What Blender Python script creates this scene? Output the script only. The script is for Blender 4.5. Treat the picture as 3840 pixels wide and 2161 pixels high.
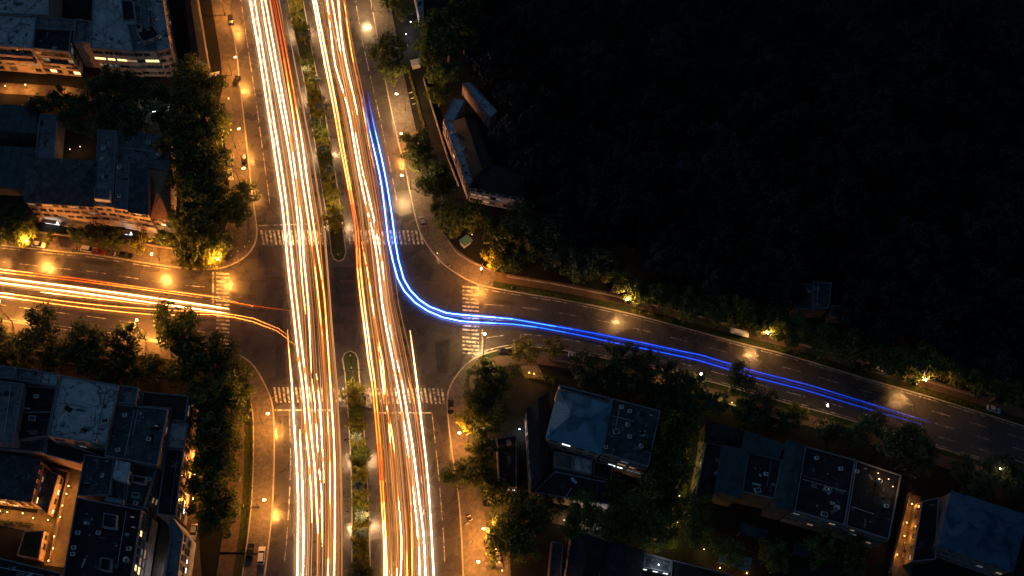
import bpy, bmesh, math, random
from mathutils import Vector, Matrix, noise
R = math.radians
for o in list(bpy.data.objects):
    bpy.data.objects.remove(o)
SC = bpy.context.scene
COL = SC.collection
random.seed(7)

# ------------------------------------------------------------------ camera
# A drone about 262 m above the crossing, looking down and a little north.
H = 262.0
FOC, CX, CY = 3429.0, 1920.0, 1080.5          # in pixels of the 3840-wide frame
dn = Vector((-310, -1747.5, -FOC)).normalized()  # straight down, in camera axes
wz = -dn
wy = (Vector((0, 1, 0)) - wz * wz.y).normalized()
wx = wy.cross(wz)
ROT = Matrix((wx, wy, wz))                      # camera axes -> world axes
cam_d = bpy.data.cameras.new('camera')
cam = bpy.data.objects.new('camera', cam_d)
COL.objects.link(cam)
cam.matrix_world = Matrix.Translation((0, 0, H)) @ ROT.to_4x4()
cam_d.sensor_width = 36.0
cam_d.lens = 36.0 * FOC / 3840.0
cam_d.clip_start = 1.0
cam_d.clip_end = 6000.0
SC.camera = cam

# ------------------------------------------------------------------ night sky, added fill sun, exposure
world = bpy.data.worlds.new('World')
SC.world = world
world.use_nodes = True
wn = world.node_tree
sky = wn.nodes.new('ShaderNodeTexSky')
sky.sky_type = 'NISHITA'
sky.sun_disc = False
sky.sun_elevation = R(-4.0)
sky.sun_rotation = R(300)
tint = wn.nodes.new('ShaderNodeMix'); tint.data_type = 'RGBA'; tint.blend_type = 'MULTIPLY'; tint.inputs[0].default_value = 1
tint.inputs[7].default_value = (.42, .80, 1.05, 1)          # deep blue of a clear city night
wn.links.new(sky.outputs[0], tint.inputs[6])
wn.links.new(tint.outputs[2], wn.nodes['Background'].inputs[0])
wn.nodes['Background'].inputs[1].default_value = SKY_STRENGTH = 3.7
fill_sun_d = bpy.data.lights.new('fill_sun', 'SUN')  # dim bluish sun added only to give shape
fill_sun_d.energy = 0.03
fill_sun_d.angle = R(6)
fill_sun_d.color = (0.55, 0.75, 1.0)
fill_sun = bpy.data.objects.new('fill_sun', fill_sun_d)
COL.objects.link(fill_sun)
fill_sun.rotation_euler = (R(38), R(-18), 0)
SC.view_settings.view_transform = 'Standard'
SC.view_settings.look = 'None'
SC.view_settings.gamma = 1.0
SC.view_settings.use_curve_mapping = False
SC.view_settings.exposure = 0.0
SC.cycles.max_bounces = 3
SC.cycles.diffuse_bounces = 2
SC.cycles.glossy_bounces = 2
SC.cycles.sample_clamp_indirect = 4.0
SC.cycles.transparent_max_bounces = 8

# ------------------------------------------------------------------ surveying helper
def P(x, y, z=0.0):
    """ground (or roof-height) point that lies at photo position x, y"""
    v = ROT @ Vector((x - CX, -(y - CY), -FOC))
    t = (z - H) / v.z
    return Vector((v.x * t, v.y * t, z))
def PL(pts, z=0.0):
    return [P(x, y, z) for x, y in pts]

# ------------------------------------------------------------------ materials
MAT = {}
def mat(name, col, rough=0.8, var=0.25, scale=0.6, bump=0.0, bscale=4.0, metal=0.0, spec=0.3,
        objvar=0.0, col2=None, detail=6.0, rough2=None, rscale=0.3, trans=0.0, cracks=None, stain=None, sscale=0.15, slo=.52, shi=.62):
    m = bpy.data.materials.new(name); m.use_nodes = True
    nt = m.node_tree; N = nt.nodes; L = nt.links
    b = N['Principled BSDF']
    b.inputs['Roughness'].default_value = rough
    b.inputs['Metallic'].default_value = metal
    b.inputs['Specular IOR Level'].default_value = spec
    tc = N.new('ShaderNodeNewGeometry')
    n = N.new('ShaderNodeTexNoise'); n.inputs['Scale'].default_value = scale; n.inputs['Detail'].default_value = detail
    L.new(tc.outputs['Position'], n.inputs['Vector'])
    mr = N.new('ShaderNodeMapRange'); mr.inputs[1].default_value = .3; mr.inputs[2].default_value = .7
    L.new(n.outputs['Fac'], mr.inputs[0])
    mix = N.new('ShaderNodeMix'); mix.data_type = 'RGBA'
    c = Vector(col[:3]); c2 = Vector(col2[:3]) if col2 else c * (1 + var)
    c1 = c if col2 else c * (1 - var)
    mix.inputs[6].default_value = (*c1, 1); mix.inputs[7].default_value = (*c2, 1)
    L.new(mr.outputs[0], mix.inputs[0])
    out = mix.outputs[2]
    if stain:
        n2 = N.new('ShaderNodeTexNoise'); n2.inputs['Scale'].default_value = sscale; n2.inputs['Detail'].default_value = 7
        n2.inputs['Distortion'].default_value = 0.6
        L.new(tc.outputs['Position'], n2.inputs['Vector'])
        m2 = N.new('ShaderNodeMapRange'); m2.inputs[1].default_value = slo; m2.inputs[2].default_value = shi
        L.new(n2.outputs['Fac'], m2.inputs[0])
        mx = N.new('ShaderNodeMix'); mx.data_type = 'RGBA'; mx.inputs[7].default_value = (*stain, 1)
        L.new(m2.outputs[0], mx.inputs[0]); L.new(out, mx.inputs[6]); out = mx.outputs[2]
    if cracks:
        wv = N.new('ShaderNodeTexNoise'); wv.inputs['Scale'].default_value = .5; L.new(tc.outputs['Position'], wv.inputs['Vector'])
        ad = N.new('ShaderNodeVectorMath'); ad.operation = 'MULTIPLY_ADD'; ad.inputs[1].default_value = (2.5, 2.5, 2.5)
        L.new(wv.outputs['Color'], ad.inputs[0]); L.new(tc.outputs['Position'], ad.inputs[2])
        vo = N.new('ShaderNodeTexVoronoi'); vo.feature = 'DISTANCE_TO_EDGE'; vo.inputs['Scale'].default_value = .11
        L.new(ad.outputs[0], vo.inputs['Vector'])
        mc = N.new('ShaderNodeMapRange'); mc.inputs[1].default_value = .006; mc.inputs[2].default_value = .022; mc.inputs[3].default_value = .85; mc.inputs[4].default_value = 0
        L.new(vo.outputs['Distance'], mc.inputs[0])
        mk = N.new('ShaderNodeMix'); mk.data_type = 'RGBA'; mk.inputs[7].default_value = (*cracks, 1)
        L.new(mc.outputs[0], mk.inputs[0]); L.new(out, mk.inputs[6]); out = mk.outputs[2]
    if objvar:
        oi = N.new('ShaderNodeObjectInfo')
        mo = N.new('ShaderNodeMapRange'); mo.inputs[3].default_value = 1 - objvar; mo.inputs[4].default_value = 1 + objvar
        L.new(oi.outputs['Random'], mo.inputs[0])
        vm = N.new('ShaderNodeVectorMath'); vm.operation = 'SCALE'
        L.new(out, vm.inputs[0]); L.new(mo.outputs[0], vm.inputs['Scale']); out = vm.outputs[0]
    L.new(out, b.inputs['Base Color'])
    if rough2 is not None:
        n3 = N.new('ShaderNodeTexNoise'); n3.inputs['Scale'].default_value = rscale; n3.inputs['Detail'].default_value = 8
        n3.inputs['Distortion'].default_value = .8
        L.new(tc.outputs['Position'], n3.inputs['Vector'])
        m3 = N.new('ShaderNodeMapRange'); m3.inputs[1].default_value = .30; m3.inputs[2].default_value = .72
        m3.inputs[3].default_value = rough; m3.inputs[4].default_value = rough2
        L.new(n3.outputs['Fac'], m3.inputs[0]); L.new(m3.outputs[0], b.inputs['Roughness'])
    if bump:
        n4 = N.new('ShaderNodeTexNoise'); n4.inputs['Scale'].default_value = bscale; n4.inputs['Detail'].default_value = 5
        L.new(tc.outputs['Position'], n4.inputs['Vector'])
        bp = N.new('ShaderNodeBump'); bp.inputs['Strength'].default_value = bump; bp.inputs['Distance'].default_value = .1
        L.new(n4.outputs['Fac'], bp.inputs['Height']); L.new(bp.outputs[0], b.inputs['Normal'])
    if trans:
        b.inputs['Subsurface Weight'].default_value = 0
        t = N.new('ShaderNodeBsdfTranslucent'); L.new(out, t.inputs[0])
        ms = N.new('ShaderNodeMixShader'); ms.inputs[0].default_value = trans
        L.new(b.outputs[0], ms.inputs[1]); L.new(t.outputs[0], ms.inputs[2])
        L.new(ms.outputs[0], N['Material Output'].inputs[0])
    MAT[name] = m
    return m
def glow(name, col, s):
    m = bpy.data.materials.new(name); m.use_nodes = True
    N = m.node_tree.nodes; b = N['Principled BSDF']
    b.inputs['Base Color'].default_value = (.3, .3, .3, 1)
    b.inputs['Emission Color'].default_value = (*col, 1); b.inputs['Emission Strength'].default_value = s
    if not name.startswith('trail'): m.cycles.emission_sampling = 'NONE'   # lamps carry their own light
    MAT[name] = m
    return m

mat('asphalt', (.047, .043, .039), rough=.10, rough2=.50, rscale=.16, var=.3, scale=1.6, bump=.3, bscale=5.0, spec=.5,
    stain=(.092, .083, .074), sscale=.07, slo=.30, shi=.80)
mat('asphalt_patch', (.036, .034, .033), rough=.22, rough2=.6, rscale=.3, var=.3, scale=.8, bump=.4, bscale=3, spec=.5)
mat('asphalt_side', (.026, .025, .026), rough=.16, rough2=.6, rscale=.13, var=.35, scale=.35, bump=.3, bscale=3, spec=.5,
    stain=(.05, .047, .045), sscale=.07)
mat('pavement', (.115, .098, .085), rough=.45, rough2=.85, rscale=.3, var=.3, scale=.9, bump=.2, stain=(.060, .052, .045), sscale=1.1, slo=.42, shi=.78)
mat('kerbstone', (.36, .32, .27), rough=.7, var=.25, scale=1.5)
mat('lawn', (.022, .035, .008), rough=.95, var=.5, scale=1.2, bump=.6, bscale=6, stain=(.035, .03, .015), sscale=.3)
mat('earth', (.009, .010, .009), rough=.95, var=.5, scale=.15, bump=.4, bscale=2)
mat('path', (.10, .068, .045), rough=.8, var=.25, scale=.8, bump=.2)
mat('yard', (.11, .09, .065), rough=.6, rough2=.85, var=.35, scale=.7, bump=.3)
mat('road_paint', (.62, .58, .50), rough=.55, var=.2, scale=1.2, stain=(.13, .12, .11), sscale=.9, slo=.42, shi=.58)
mat('roof_concrete', (.38, .39, .39), rough=.85, var=.22, scale=.5, bump=.15, objvar=.14, cracks=(.06, .065, .07), stain=(.12, .13, .14), sscale=.6, slo=.58, shi=.70)
mat('roof_slate', (.135, .14, .145), rough=.8, var=.3, scale=.5, bump=.2, objvar=.18, cracks=(.03, .03, .035), stain=(.16, .17, .18), sscale=.45, slo=.58, shi=.66)
mat('roof_bitumen', (.046, .049, .055), rough=.75, var=.4, scale=.5, bump=.25, objvar=.2, stain=(.11, .115, .125), sscale=.6, slo=.58, shi=.64)
mat('roof_black', (.012, .013, .016), rough=.8, var=.4, scale=.5, bump=.25, objvar=.2, stain=(.03, .032, .04), sscale=.5, slo=.58, shi=.66)
mat('roof_tile', (.050, .030, .022), rough=.8, var=.3, scale=1.0, bump=.3, objvar=.2)
mat('roof_tile_lamplit', (.30, .16, .09), rough=.8, var=.25, scale=1.0, bump=.3)  # amber lamp light put into the tile colour
mat('metal_blue', (.12, .25, .34), rough=.5, var=.12, scale=.3, metal=.2, stain=(.06, .13, .18), sscale=.2)
mat('metal_navy', (.060, .115, .19), rough=.5, var=.15, scale=.3, metal=.2, stain=(.02, .05, .10), sscale=.2)
mat('metal_grey', (.050, .074, .078), rough=.5, var=.2, scale=.4, metal=.2, stain=(.04, .05, .05), sscale=.3)
mat('wall_cream', (.48, .36, .28), rough=.85, var=.15, scale=.4, stain=(.30, .21, .16), sscale=.3)
mat('wall_rose', (.40, .29, .25), rough=.85, var=.18, scale=.4, stain=(.22, .15, .13), sscale=.3)
mat('wall_white', (.55, .53, .50), rough=.8, var=.12, scale=.4, stain=(.34, .33, .32), sscale=.35)
mat('wall_slate', (.15, .16, .17), rough=.85, var=.2, scale=.4)
mat('wall_dark', (.10, .085, .08), rough=.85, var=.3, scale=.4)
mat('parapet', (.20, .20, .22), rough=.85, var=.25, scale=.8)
mat('glass_dark', (.02, .025, .03), rough=.12, var=.2, spec=.6)
mat('frame_white', (.24, .22, .20), rough=.6, var=.1)
mat('white_box', (.58, .6, .62), rough=.6, var=.12, scale=1.5)
mat('steel_dark', (.05, .05, .05), rough=.5, var=.2, metal=.4)
mat('steel_grey', (.25, .25, .26), rough=.45, var=.2, metal=.4)
mat('bark', (.11, .09, .07), rough=.9, var=.35, scale=3)
mat('bark_dark', (.012, .011, .010), rough=.9, var=.3, scale=3)  # darkness of the unlit wood put into the bark colour
mat('coping', (.16, .14, .12), rough=.8, var=.3, scale=1.5)
mat('bark_pale', (.30, .30, .31), rough=.85, var=.3, scale=3)
mat('leaf', (.078, .105, .020), rough=.6, var=.45, scale=.5, objvar=.35, trans=.3)
mat('leaf_light', (.17, .165, .018), rough=.6, var=.4, scale=.7, objvar=.25, trans=.35)  # yellow of the street lamps put into the leaf colour
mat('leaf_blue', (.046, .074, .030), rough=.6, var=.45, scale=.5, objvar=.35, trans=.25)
mat('leaf_night', (.012, .019, .024), rough=.75, var=.6, scale=.06, objvar=.5, spec=.15)  # night darkness put into the leaf colour
mat('palm_leaf', (.075, .10, .06), rough=.5, var=.35, scale=1.5, objvar=.2)
mat('paint_white', (.6, .6, .6), rough=.25, var=.03, spec=.5)
mat('paint_black', (.012, .012, .014), rough=.2, var=.1, spec=.5)
mat('paint_silver', (.3, .31, .32), rough=.25, var=.05, metal=.5)
mat('paint_red', (.2, .03, .02), rough=.25, var=.05, spec=.5)
mat('rubber', (.015, .015, .015), rough=.8)
mat('tarp_teal', (.10, .26, .28), rough=.6, var=.2, scale=.8)
mat('plastic_red', (.35, .05, .03), rough=.5)

glow('lamp_amber', (1, .55, .18), 30)
glow('lamp_white', (1, .86, .66), 30)
glow('bulb_amber', (1, .50, .14), 12)
glow('bulb_white', (.9, .97, 1), 12)
glow('pane_warm', (1, .62, .26), 2.2)
glow('pane_yellow', (1, .75, .28), 2.0)
glow('pane_white', (.85, .95, 1), 2.2)
glow('pane_dim', (1, .6, .3), .25)
glow('pane_faint', (.7, .8, 1), .10)
mat('glass_curtain', (.12, .11, .10), rough=.3, var=.3)

# ------------------------------------------------------------------ mesh helpers
class MB:
    def __init__(s):
        s.v = []; s.f = []; s.m = []
    def face(s, pts, mi=0):
        i = len(s.v); s.v += [tuple(p) for p in pts]; s.f.append(tuple(range(i, i + len(pts)))); s.m.append(mi)
    def box(s, c, d, rz=0.0, mi=0, taper=1.0):
        cx, cy, cz = c; hx, hy, hz = d[0] / 2, d[1] / 2, d[2] / 2
        ca, sa = math.cos(rz), math.sin(rz); i = len(s.v)
        for z, k in ((-hz, 1), (hz, taper)):
            for x, y in ((-hx, -hy), (hx, -hy), (hx, hy), (-hx, hy)):
                s.v.append((cx + x * k * ca - y * k * sa, cy + x * k * sa + y * k * ca, cz + z))
        for f in ((3, 2, 1, 0), (4, 5, 6, 7), (0, 1, 5, 4), (1, 2, 6, 5), (2, 3, 7, 6), (3, 0, 4, 7)):
            s.f.append(tuple(i + k for k in f)); s.m.append(mi)
    def bar(s, a, b, w, h, mi=0):
        """a box from a to b, w wide and h high (its axis runs through the middle)"""
        a, b = Vector(a), Vector(b); d = (b - a).normalized()
        up = Vector((0, 0, 1)) if abs(d.z) < .95 else Vector((0, 1, 0))
        r = d.cross(up).normalized() * w / 2; u = r.cross(d).normalized() * h / 2
        i = len(s.v)
        for p in (a, b):
            for q in (-r - u, r - u, r + u, -r + u):
                s.v.append(tuple(p + q))
        for f in ((3, 2, 1, 0), (4, 5, 6, 7), (0, 1, 5, 4), (1, 2, 6, 5), (2, 3, 7, 6), (3, 0, 4, 7)):
            s.f.append(tuple(i + k for k in f)); s.m.append(mi)
    def tube(s, pts, rad, n=6, mi=0, caps=True):
        pts = [Vector(p) for p in pts]
        if not hasattr(rad, '__len__'): rad = [rad] * len(pts)
        rings = []
        for k, p in enumerate(pts):
            d = (pts[min(k + 1, len(pts) - 1)] - pts[max(k - 1, 0)]).normalized()
            up = Vector((0, 0, 1)) if abs(d.z) < .95 else Vector((0, 1, 0))
            r = d.cross(up).normalized(); u = r.cross(d).normalized()
            rings.append(len(s.v))
            for j in range(n):
                a = 2 * math.pi * j / n
                s.v.append(tuple(p + (r * math.cos(a) + u * math.sin(a)) * rad[k]))
        for k in range(len(rings) - 1):
            for j in range(n):
                a, b = rings[k], rings[k + 1]
                s.f.append((a + j, a + (j + 1) % n, b + (j + 1) % n, b + j))
                s.m.append(mi(k / (len(rings) - 1)) if callable(mi) else mi)
        if caps:
            m0 = mi(0) if callable(mi) else mi; m1 = mi(1) if callable(mi) else mi
            s.f.append(tuple(rings[0] + j for j in reversed(range(n)))); s.m.append(m0)
            s.f.append(tuple(rings[-1] + j for j in range(n))); s.m.append(m1)
    def ball(s, c, r, nu=8, nv=5, mi=0):
        i0 = len(s.v); r = r if hasattr(r, '__len__') else (r, r, r)
        for a in range(nv + 1):
            th = math.pi * a / nv
            for b in range(nu):
                ph = 2 * math.pi * b / nu
                s.v.append((c[0] + r[0] * math.sin(th) * math.cos(ph), c[1] + r[1] * math.sin(th) * math.sin(ph), c[2] + r[2] * math.cos(th)))
        for a in range(nv):
            for b in range(nu):
                p, q = i0 + a * nu, i0 + (a + 1) * nu
                s.f.append((p + b, q + b, q + (b + 1) % nu, p + (b + 1) % nu)); s.m.append(mi)
    def prism(s, poly, z0, z1, mi=0, mtop=None, bottom=False):
        """poly: list of 2-D points (any winding)"""
        poly = [(p[0], p[1]) for p in poly]
        A = sum(poly[k][0] * poly[(k + 1) % len(poly)][1] - poly[(k + 1) % len(poly)][0] * poly[k][1] for k in range(len(poly)))
        if A < 0: poly = poly[::-1]
        i = len(s.v); n = len(poly)
        s.v += [(x, y, z0) for x, y in poly] + [(x, y, z1) for x, y in poly]
        for k in range(n):
            s.f.append((i + k, i + (k + 1) % n, i + n + (k + 1) % n, i + n + k)); s.m.append(mi)
        s.f.append(tuple(range(i + n, i + 2 * n))); s.m.append(mi if mtop is None else mtop)
        if bottom:
            s.f.append(tuple(reversed(range(i, i + n)))); s.m.append(mi)
    def mesh(s, name, mats, org=(0, 0, 0), smooth=False):
        me = bpy.data.meshes.new(name)
        ox, oy, oz = org
        me.from_pydata([(x - ox, y - oy, z - oz) for x, y, z in s.v], [], s.f)
        for m in (mats if isinstance(mats, (list, tuple)) else [mats]):
            me.materials.append(MAT[m] if isinstance(m, str) else m)
        me.polygons.foreach_set('material_index', s.m)
        if smooth: me.polygons.foreach_set('use_smooth', [True] * len(s.f))
        me.update()
        return me
    def build(s, name, mats, parent=None, smooth=False, local=False):
        org = (0, 0, 0)
        if parent is not None and not local: org = worldloc(parent)
        o = bpy.data.objects.new(name, s.mesh(name, mats, org, smooth))
        COL.objects.link(o); o.parent = parent
        return o
def worldloc(o):
    v = Vector((0, 0, 0))
    while o is not None:
        v += o.location; o = o.parent
    return v
def place(name, me, parent=None, loc=(0, 0, 0), rz=0.0, sc=1.0):
    o = bpy.data.objects.new(name, me); COL.objects.link(o); o.parent = parent
    o.location = loc; o.rotation_euler = (0, 0, rz)
    o.scale = sc if hasattr(sc, '__len__') else (sc, sc, sc)
    return o
USED = {}
def tag(o, label, cat, group=None):
    o['label'] = label; o['category'] = cat
    if group: o['group'] = group
    USED.setdefault(label, []).append(o)
    return o
def thing(name, label, cat, loc=(0, 0, 0), rz=0.0, group=None):
    o = bpy.data.objects.new(name, None); COL.objects.link(o)
    o.empty_display_size = .5
    o.location = loc; o.rotation_euler = (0, 0, rz)
    return tag(o, label, cat, group)
def struct(o, kind='structure'):
    o['kind'] = kind
    return o
CHILD = {}
def copy_tree(src, label, loc, rz=0.0, sc=1.0, group=None, parent=None):
    """a thing and copies of its parts and sub-parts; mesh data stay shared"""
    def rec(s, par):
        c = s.copy(); COL.objects.link(c); c.parent = par
        for ch in CHILD[s.name]: rec(ch, c)
        return c
    def reg(s):
        if s.name not in CHILD:
            CHILD[s.name] = list(s.children)
            for ch in CHILD[s.name]: reg(ch)
    reg(src)
    r = rec(src, parent)
    r.location = loc; r.rotation_euler = (0, 0, rz)
    r.scale = sc if hasattr(sc, '__len__') else (sc, sc, sc)
    r['label'] = label
    if group: r['group'] = group
    elif 'group' in r: del r['group']
    USED.setdefault(label, []).append(r)
    return r
PROTO = {}
def make(kind, builder, label, cat, loc, rz=0.0, sc=1.0, group=None):
    """first use builds the thing itself, later uses copy it"""
    if kind not in PROTO:
        t = builder(); PROTO[kind] = t
        t.location = loc; t.rotation_euler = (0, 0, rz)
        t.scale = sc if hasattr(sc, '__len__') else (sc, sc, sc)
        return tag(t, label, cat, group)
    r = copy_tree(PROTO[kind], label, loc, rz, sc, group); r['category'] = cat
    return r
def empty(name):
    o = bpy.data.objects.new(name, None); COL.objects.link(o); o.empty_display_size = .5
    return o
ORD = ('first second third fourth fifth sixth seventh eighth ninth tenth eleventh twelfth thirteenth fourteenth fifteenth sixteenth '
       'seventeenth eighteenth nineteenth twentieth').split()
def ordinal(i):
    return ORD[i] if i < 20 else ('twenty-' + ORD[i - 20] if i < 29 else 'thirtieth' if i == 29 else 'thirty-' + ORD[i - 30])
def smooth_line(pts, step=2.0):
    """Catmull-Rom through the points"""
    pts = [Vector(p) for p in pts]; out = []
    for k in range(len(pts) - 1):
        p0 = pts[max(k - 1, 0)]; p1 = pts[k]; p2 = pts[k + 1]; p3 = pts[min(k + 2, len(pts) - 1)]
        if k == 0: p0 = 2 * p1 - p2
        if k == len(pts) - 2: p3 = 2 * p2 - p1
        n = max(1, int((p2 - p1).length / step))
        for j in range(n):
            t = j / n
            out.append(.5 * ((2 * p1) + (p2 - p0) * t + (2 * p0 - 5 * p1 + 4 * p2 - p3) * t * t + (3 * p1 - p0 - 3 * p2 + p3) * t ** 3))
    out.append(pts[-1])
    return out
def extend(pts, a=0.0, b=0.0):
    pts = list(pts)
    if a: pts.insert(0, pts[0] + (pts[0] - pts[1]).normalized() * a)
    if b: pts.append(pts[-1] + (pts[-1] - pts[-2]).normalized() * b)
    return pts
def offset(pts, d):
    """shift a line sideways, d metres to its left"""
    out = []
    for k, p in enumerate(pts):
        t = (pts[min(k + 1, len(pts) - 1)] - pts[max(k - 1, 0)]); t.z = 0; t.normalize()
        out.append(p + Vector((-t.y, t.x, 0)) * d)
    return out
def resample(pts, n):
    L = [0]
    for a, b in zip(pts, pts[1:]): L.append(L[-1] + (b - a).length)
    out = []; k = 0
    for i in range(n):
        s = L[-1] * i / (n - 1)
        while k < len(L) - 2 and L[k + 1] < s: k += 1
        u = (s - L[k]) / max(1e-6, L[k + 1] - L[k])
        out.append(pts[k].lerp(pts[k + 1], min(1, u)))
    return out
def length(pts):
    return sum((b - a).length for a, b in zip(pts, pts[1:]))
def band(a, b, z, mb, mi=0, z0=None):
    """a strip of quads between two lines of equal count; with z0 a slab with sides"""
    for k in range(len(a) - 1):
        q = [(a[k].x, a[k].y, z), (a[k + 1].x, a[k + 1].y, z), (b[k + 1].x, b[k + 1].y, z), (b[k].x, b[k].y, z)]
        n = (Vector(q[1]) - Vector(q[0])).cross(Vector(q[3]) - Vector(q[0]))
        mb.face(q if n.z > 0 else q[::-1], mi)
    if z0 is not None:
        for ln in (a, b):
            for k in range(len(ln) - 1):
                mb.face([(ln[k].x, ln[k].y, z0), (ln[k + 1].x, ln[k + 1].y, z0), (ln[k + 1].x, ln[k + 1].y, z), (ln[k].x, ln[k].y, z)], mi)
# ------------------------------------------------------------------ ground, roads, kerbs, pavements
g = MB(); g.face([(-2500, -2500, -.06), (2500, -2500, -.06), (2500, 2500, -.06), (-2500, 2500, -.06)])
struct(g.build('ground', 'earth'))

K_NW = smooth_line(extend(PL([(854, 0), (889, 199), (900, 308), (914, 422), (944, 695), (956, 789), (966, 864), (957, 918), (924, 963), (865, 998),
        (790, 1013), (695, 1009), (546, 989), (348, 957), (214, 945), (0, 922)]), 60, 60))
K_SW = smooth_line(extend(PL([(0, 1200), (202, 1229), (397, 1256), (640, 1290), (800, 1310), (880, 1324), (939, 1356), (975, 1403), (1010, 1473),
        (1026, 1531), (1031, 1662), (1028, 1820), (1020, 1951), (1005, 2082), (994, 2161)]), 60, 60))
K_SE = smooth_line(extend(PL([(1734, 2161), (1729, 2030), (1718, 1872), (1703, 1767), (1687, 1652), (1674, 1510), (1687, 1447), (1725, 1388), (1764, 1351),
        (1819, 1326), (1878, 1309), (1950, 1299), (2047, 1304), (2171, 1323), (2484, 1386), (2668, 1431), (2948, 1509), (3127, 1556), (3294, 1607),
        (3518, 1677), (3742, 1744), (3840, 1775)]), 60, 60))
K_NE = smooth_line(extend(PL([(3840, 1601), (3518, 1501), (3238, 1420), (2959, 1336), (2758, 1285), (2568, 1233), (2345, 1175), (2146, 1133), (1997, 1108),
        (1878, 1088), (1789, 1068), (1724, 1036), (1650, 982), (1597, 915), (1565, 850), (1535, 720), (1515, 621), (1490, 526), (1446, 318), (1388, 0)]), 60, 60))
rd = MB()
poly = [p for k in (K_NW, K_SW, K_SE, K_NE) for p in k]
rd.face([(p.x, p.y, 0) for p in poly])
road = struct(rd.build('road', 'asphalt'))

def kerb_and_walk(line, bands, nm):
    """bands: (name, inner, outer, z, material) measured outward from the road edge"""
    k = MB(); band(line, offset(line, -.38), .15, k, 0, -.03)
    struct(k.build('kerb', 'kerbstone'))
    for name, a, b, z, m in bands:
        s = MB(); band(offset(line, -a), offset(line, -b), z, s, 0, -.05)
        struct(s.build(name, m))
def cut(line, a, b):
    """the stretch of a line between two photo positions"""
    pa, pb = P(*a), P(*b)
    ia = min(range(len(line)), key=lambda i: (line[i] - pa).length); ib = min(range(len(line)), key=lambda i: (line[i] - pb).length)
    return line[ia:ib + 1]
kerb_and_walk(K_NW, [], 0)
kerb_and_walk(K_SW, [], 0)
kerb_and_walk(K_SE, [], 0)
kerb_and_walk(K_NE, [], 0)
def walk(line, name, a, b, z, m):
    s = MB(); band(offset(line, -a), offset(line, -b), z, s, 0, -.05)
    return struct(s.build(name, m))
walk(K_NW, 'pavement', .38, 6.0, .14, 'pavement')
walk(cut(K_NE, (1838, 1079), (1370, -90)), 'pavement', .38, 7.2, .14, 'pavement')
E_N = cut(K_NE, (3900, 1618), (1844, 1081))
walk(E_N, 'verge', .38, 2.7, .14, 'lawn'); walk(E_N, 'footpath', 2.7, 6.2, .13, 'path')
S_W = cut(K_SW, (950, 1365), (994, 2200))
walk(S_W, 'pavement', .38, 6.0, .14, 'pavement')
walk(S_W, 'verge', 6.0, 8.6, .17, 'lawn'); walk(S_W, 'footpath', 8.6, 13.0, .12, 'path')
k = MB(); band(offset(S_W, -5.9), offset(S_W, -6.2), .22, k, 0, 0); struct(k.build('kerb', 'kerbstone'))
W_S = cut(K_SW, (-60, 1190), (940, 1357))
walk(W_S, 'pavement', .38, 5.0, .14, 'pavement'); walk(W_S, 'verge', 5.0, 11.0, .16, 'lawn')
M_SE = cut(K_SE, (1734, 2200), (1780, 1343))
walk(M_SE, 'pavement', .38, 7.0, .14, 'pavement')
E_S = cut(K_SE, (1790, 1338), (3900, 1793))
walk(E_S, 'verge', .38, 2.2, .14, 'lawn'); walk(E_S, 'footpath', 2.2, 6.0, .13, 'path')

def sheet(name, pts, z, m, z0=None):
    s = MB()
    if z0 is None:
        q = PL(pts); A = sum(q[k].x * q[(k + 1) % len(q)].y - q[(k + 1) % len(q)].x * q[k].y for k in range(len(q)))
        s.face([(p.x, p.y, z) for p in (q if A > 0 else q[::-1])])
    else: s.prism(PL(pts), z0, z)
    return struct(s.build(name, m))
# forecourt beside the avenue (north-west), with its rounded end
sheet('forecourt', [(782, -60), (880, -60), (862, 30), (868, 110), (880, 200), (886, 290), (878, 345), (852, 380), (822, 394), (836, 330), (838, 278), (824, 200)], .165, 'yard', 0)
sheet('forecourt', [(826, 410), (880, 430), (905, 560), (925, 720), (930, 850), (905, 930), (800, 960), (760, 930), (838, 880), (862, 800), (860, 690), (845, 560)], .155, 'pavement', 0)
sheet('street', [(-90, 305), (250, 325), (560, 375), (800, 415), (800, 450), (540, 410), (240, 365), (-90, 345)], .03, 'yard')
sheet('forecourt', [(150, 868), (700, 935), (690, 975), (140, 905)], .15, 'yard', 0)
sheet('courtyard', [(180, 1750), (330, 1740), (300, 1900), (250, 2130), (165, 2120), (150, 2000), (-60, 1960), (-60, 1900), (140, 1925)], .05, 'yard')
sheet('lane', [(610, 1930), (740, 1930), (760, 2220), (560, 2220)], .05, 'pavement')
sheet('alley', [(3405, 1850), (3452, 1862), (3410, 2220), (3330, 2220)], .05, 'yard')
sheet('courtyard', [(1950, 1372), (2012, 1362), (2040, 1412), (1968, 1420)], .05, 'yard')
sheet('forecourt', [(1895, 1312), (2180, 1330), (2170, 1350), (1890, 1338)], .145, 'pavement', 0)
sheet('courtyard', [(2020, 1900), (2260, 1940), (2240, 1990), (2050, 1960)], .05, 'yard')
sheet('courtyard', [(1760, 1900), (1900, 1900), (1920, 2220), (1780, 2220)], .05, 'pavement')
sheet('lane', [(2500, 1600), (2600, 1560), (2570, 1900), (2540, 2060), (2500, 2060)], .05, 'lawn')

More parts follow.
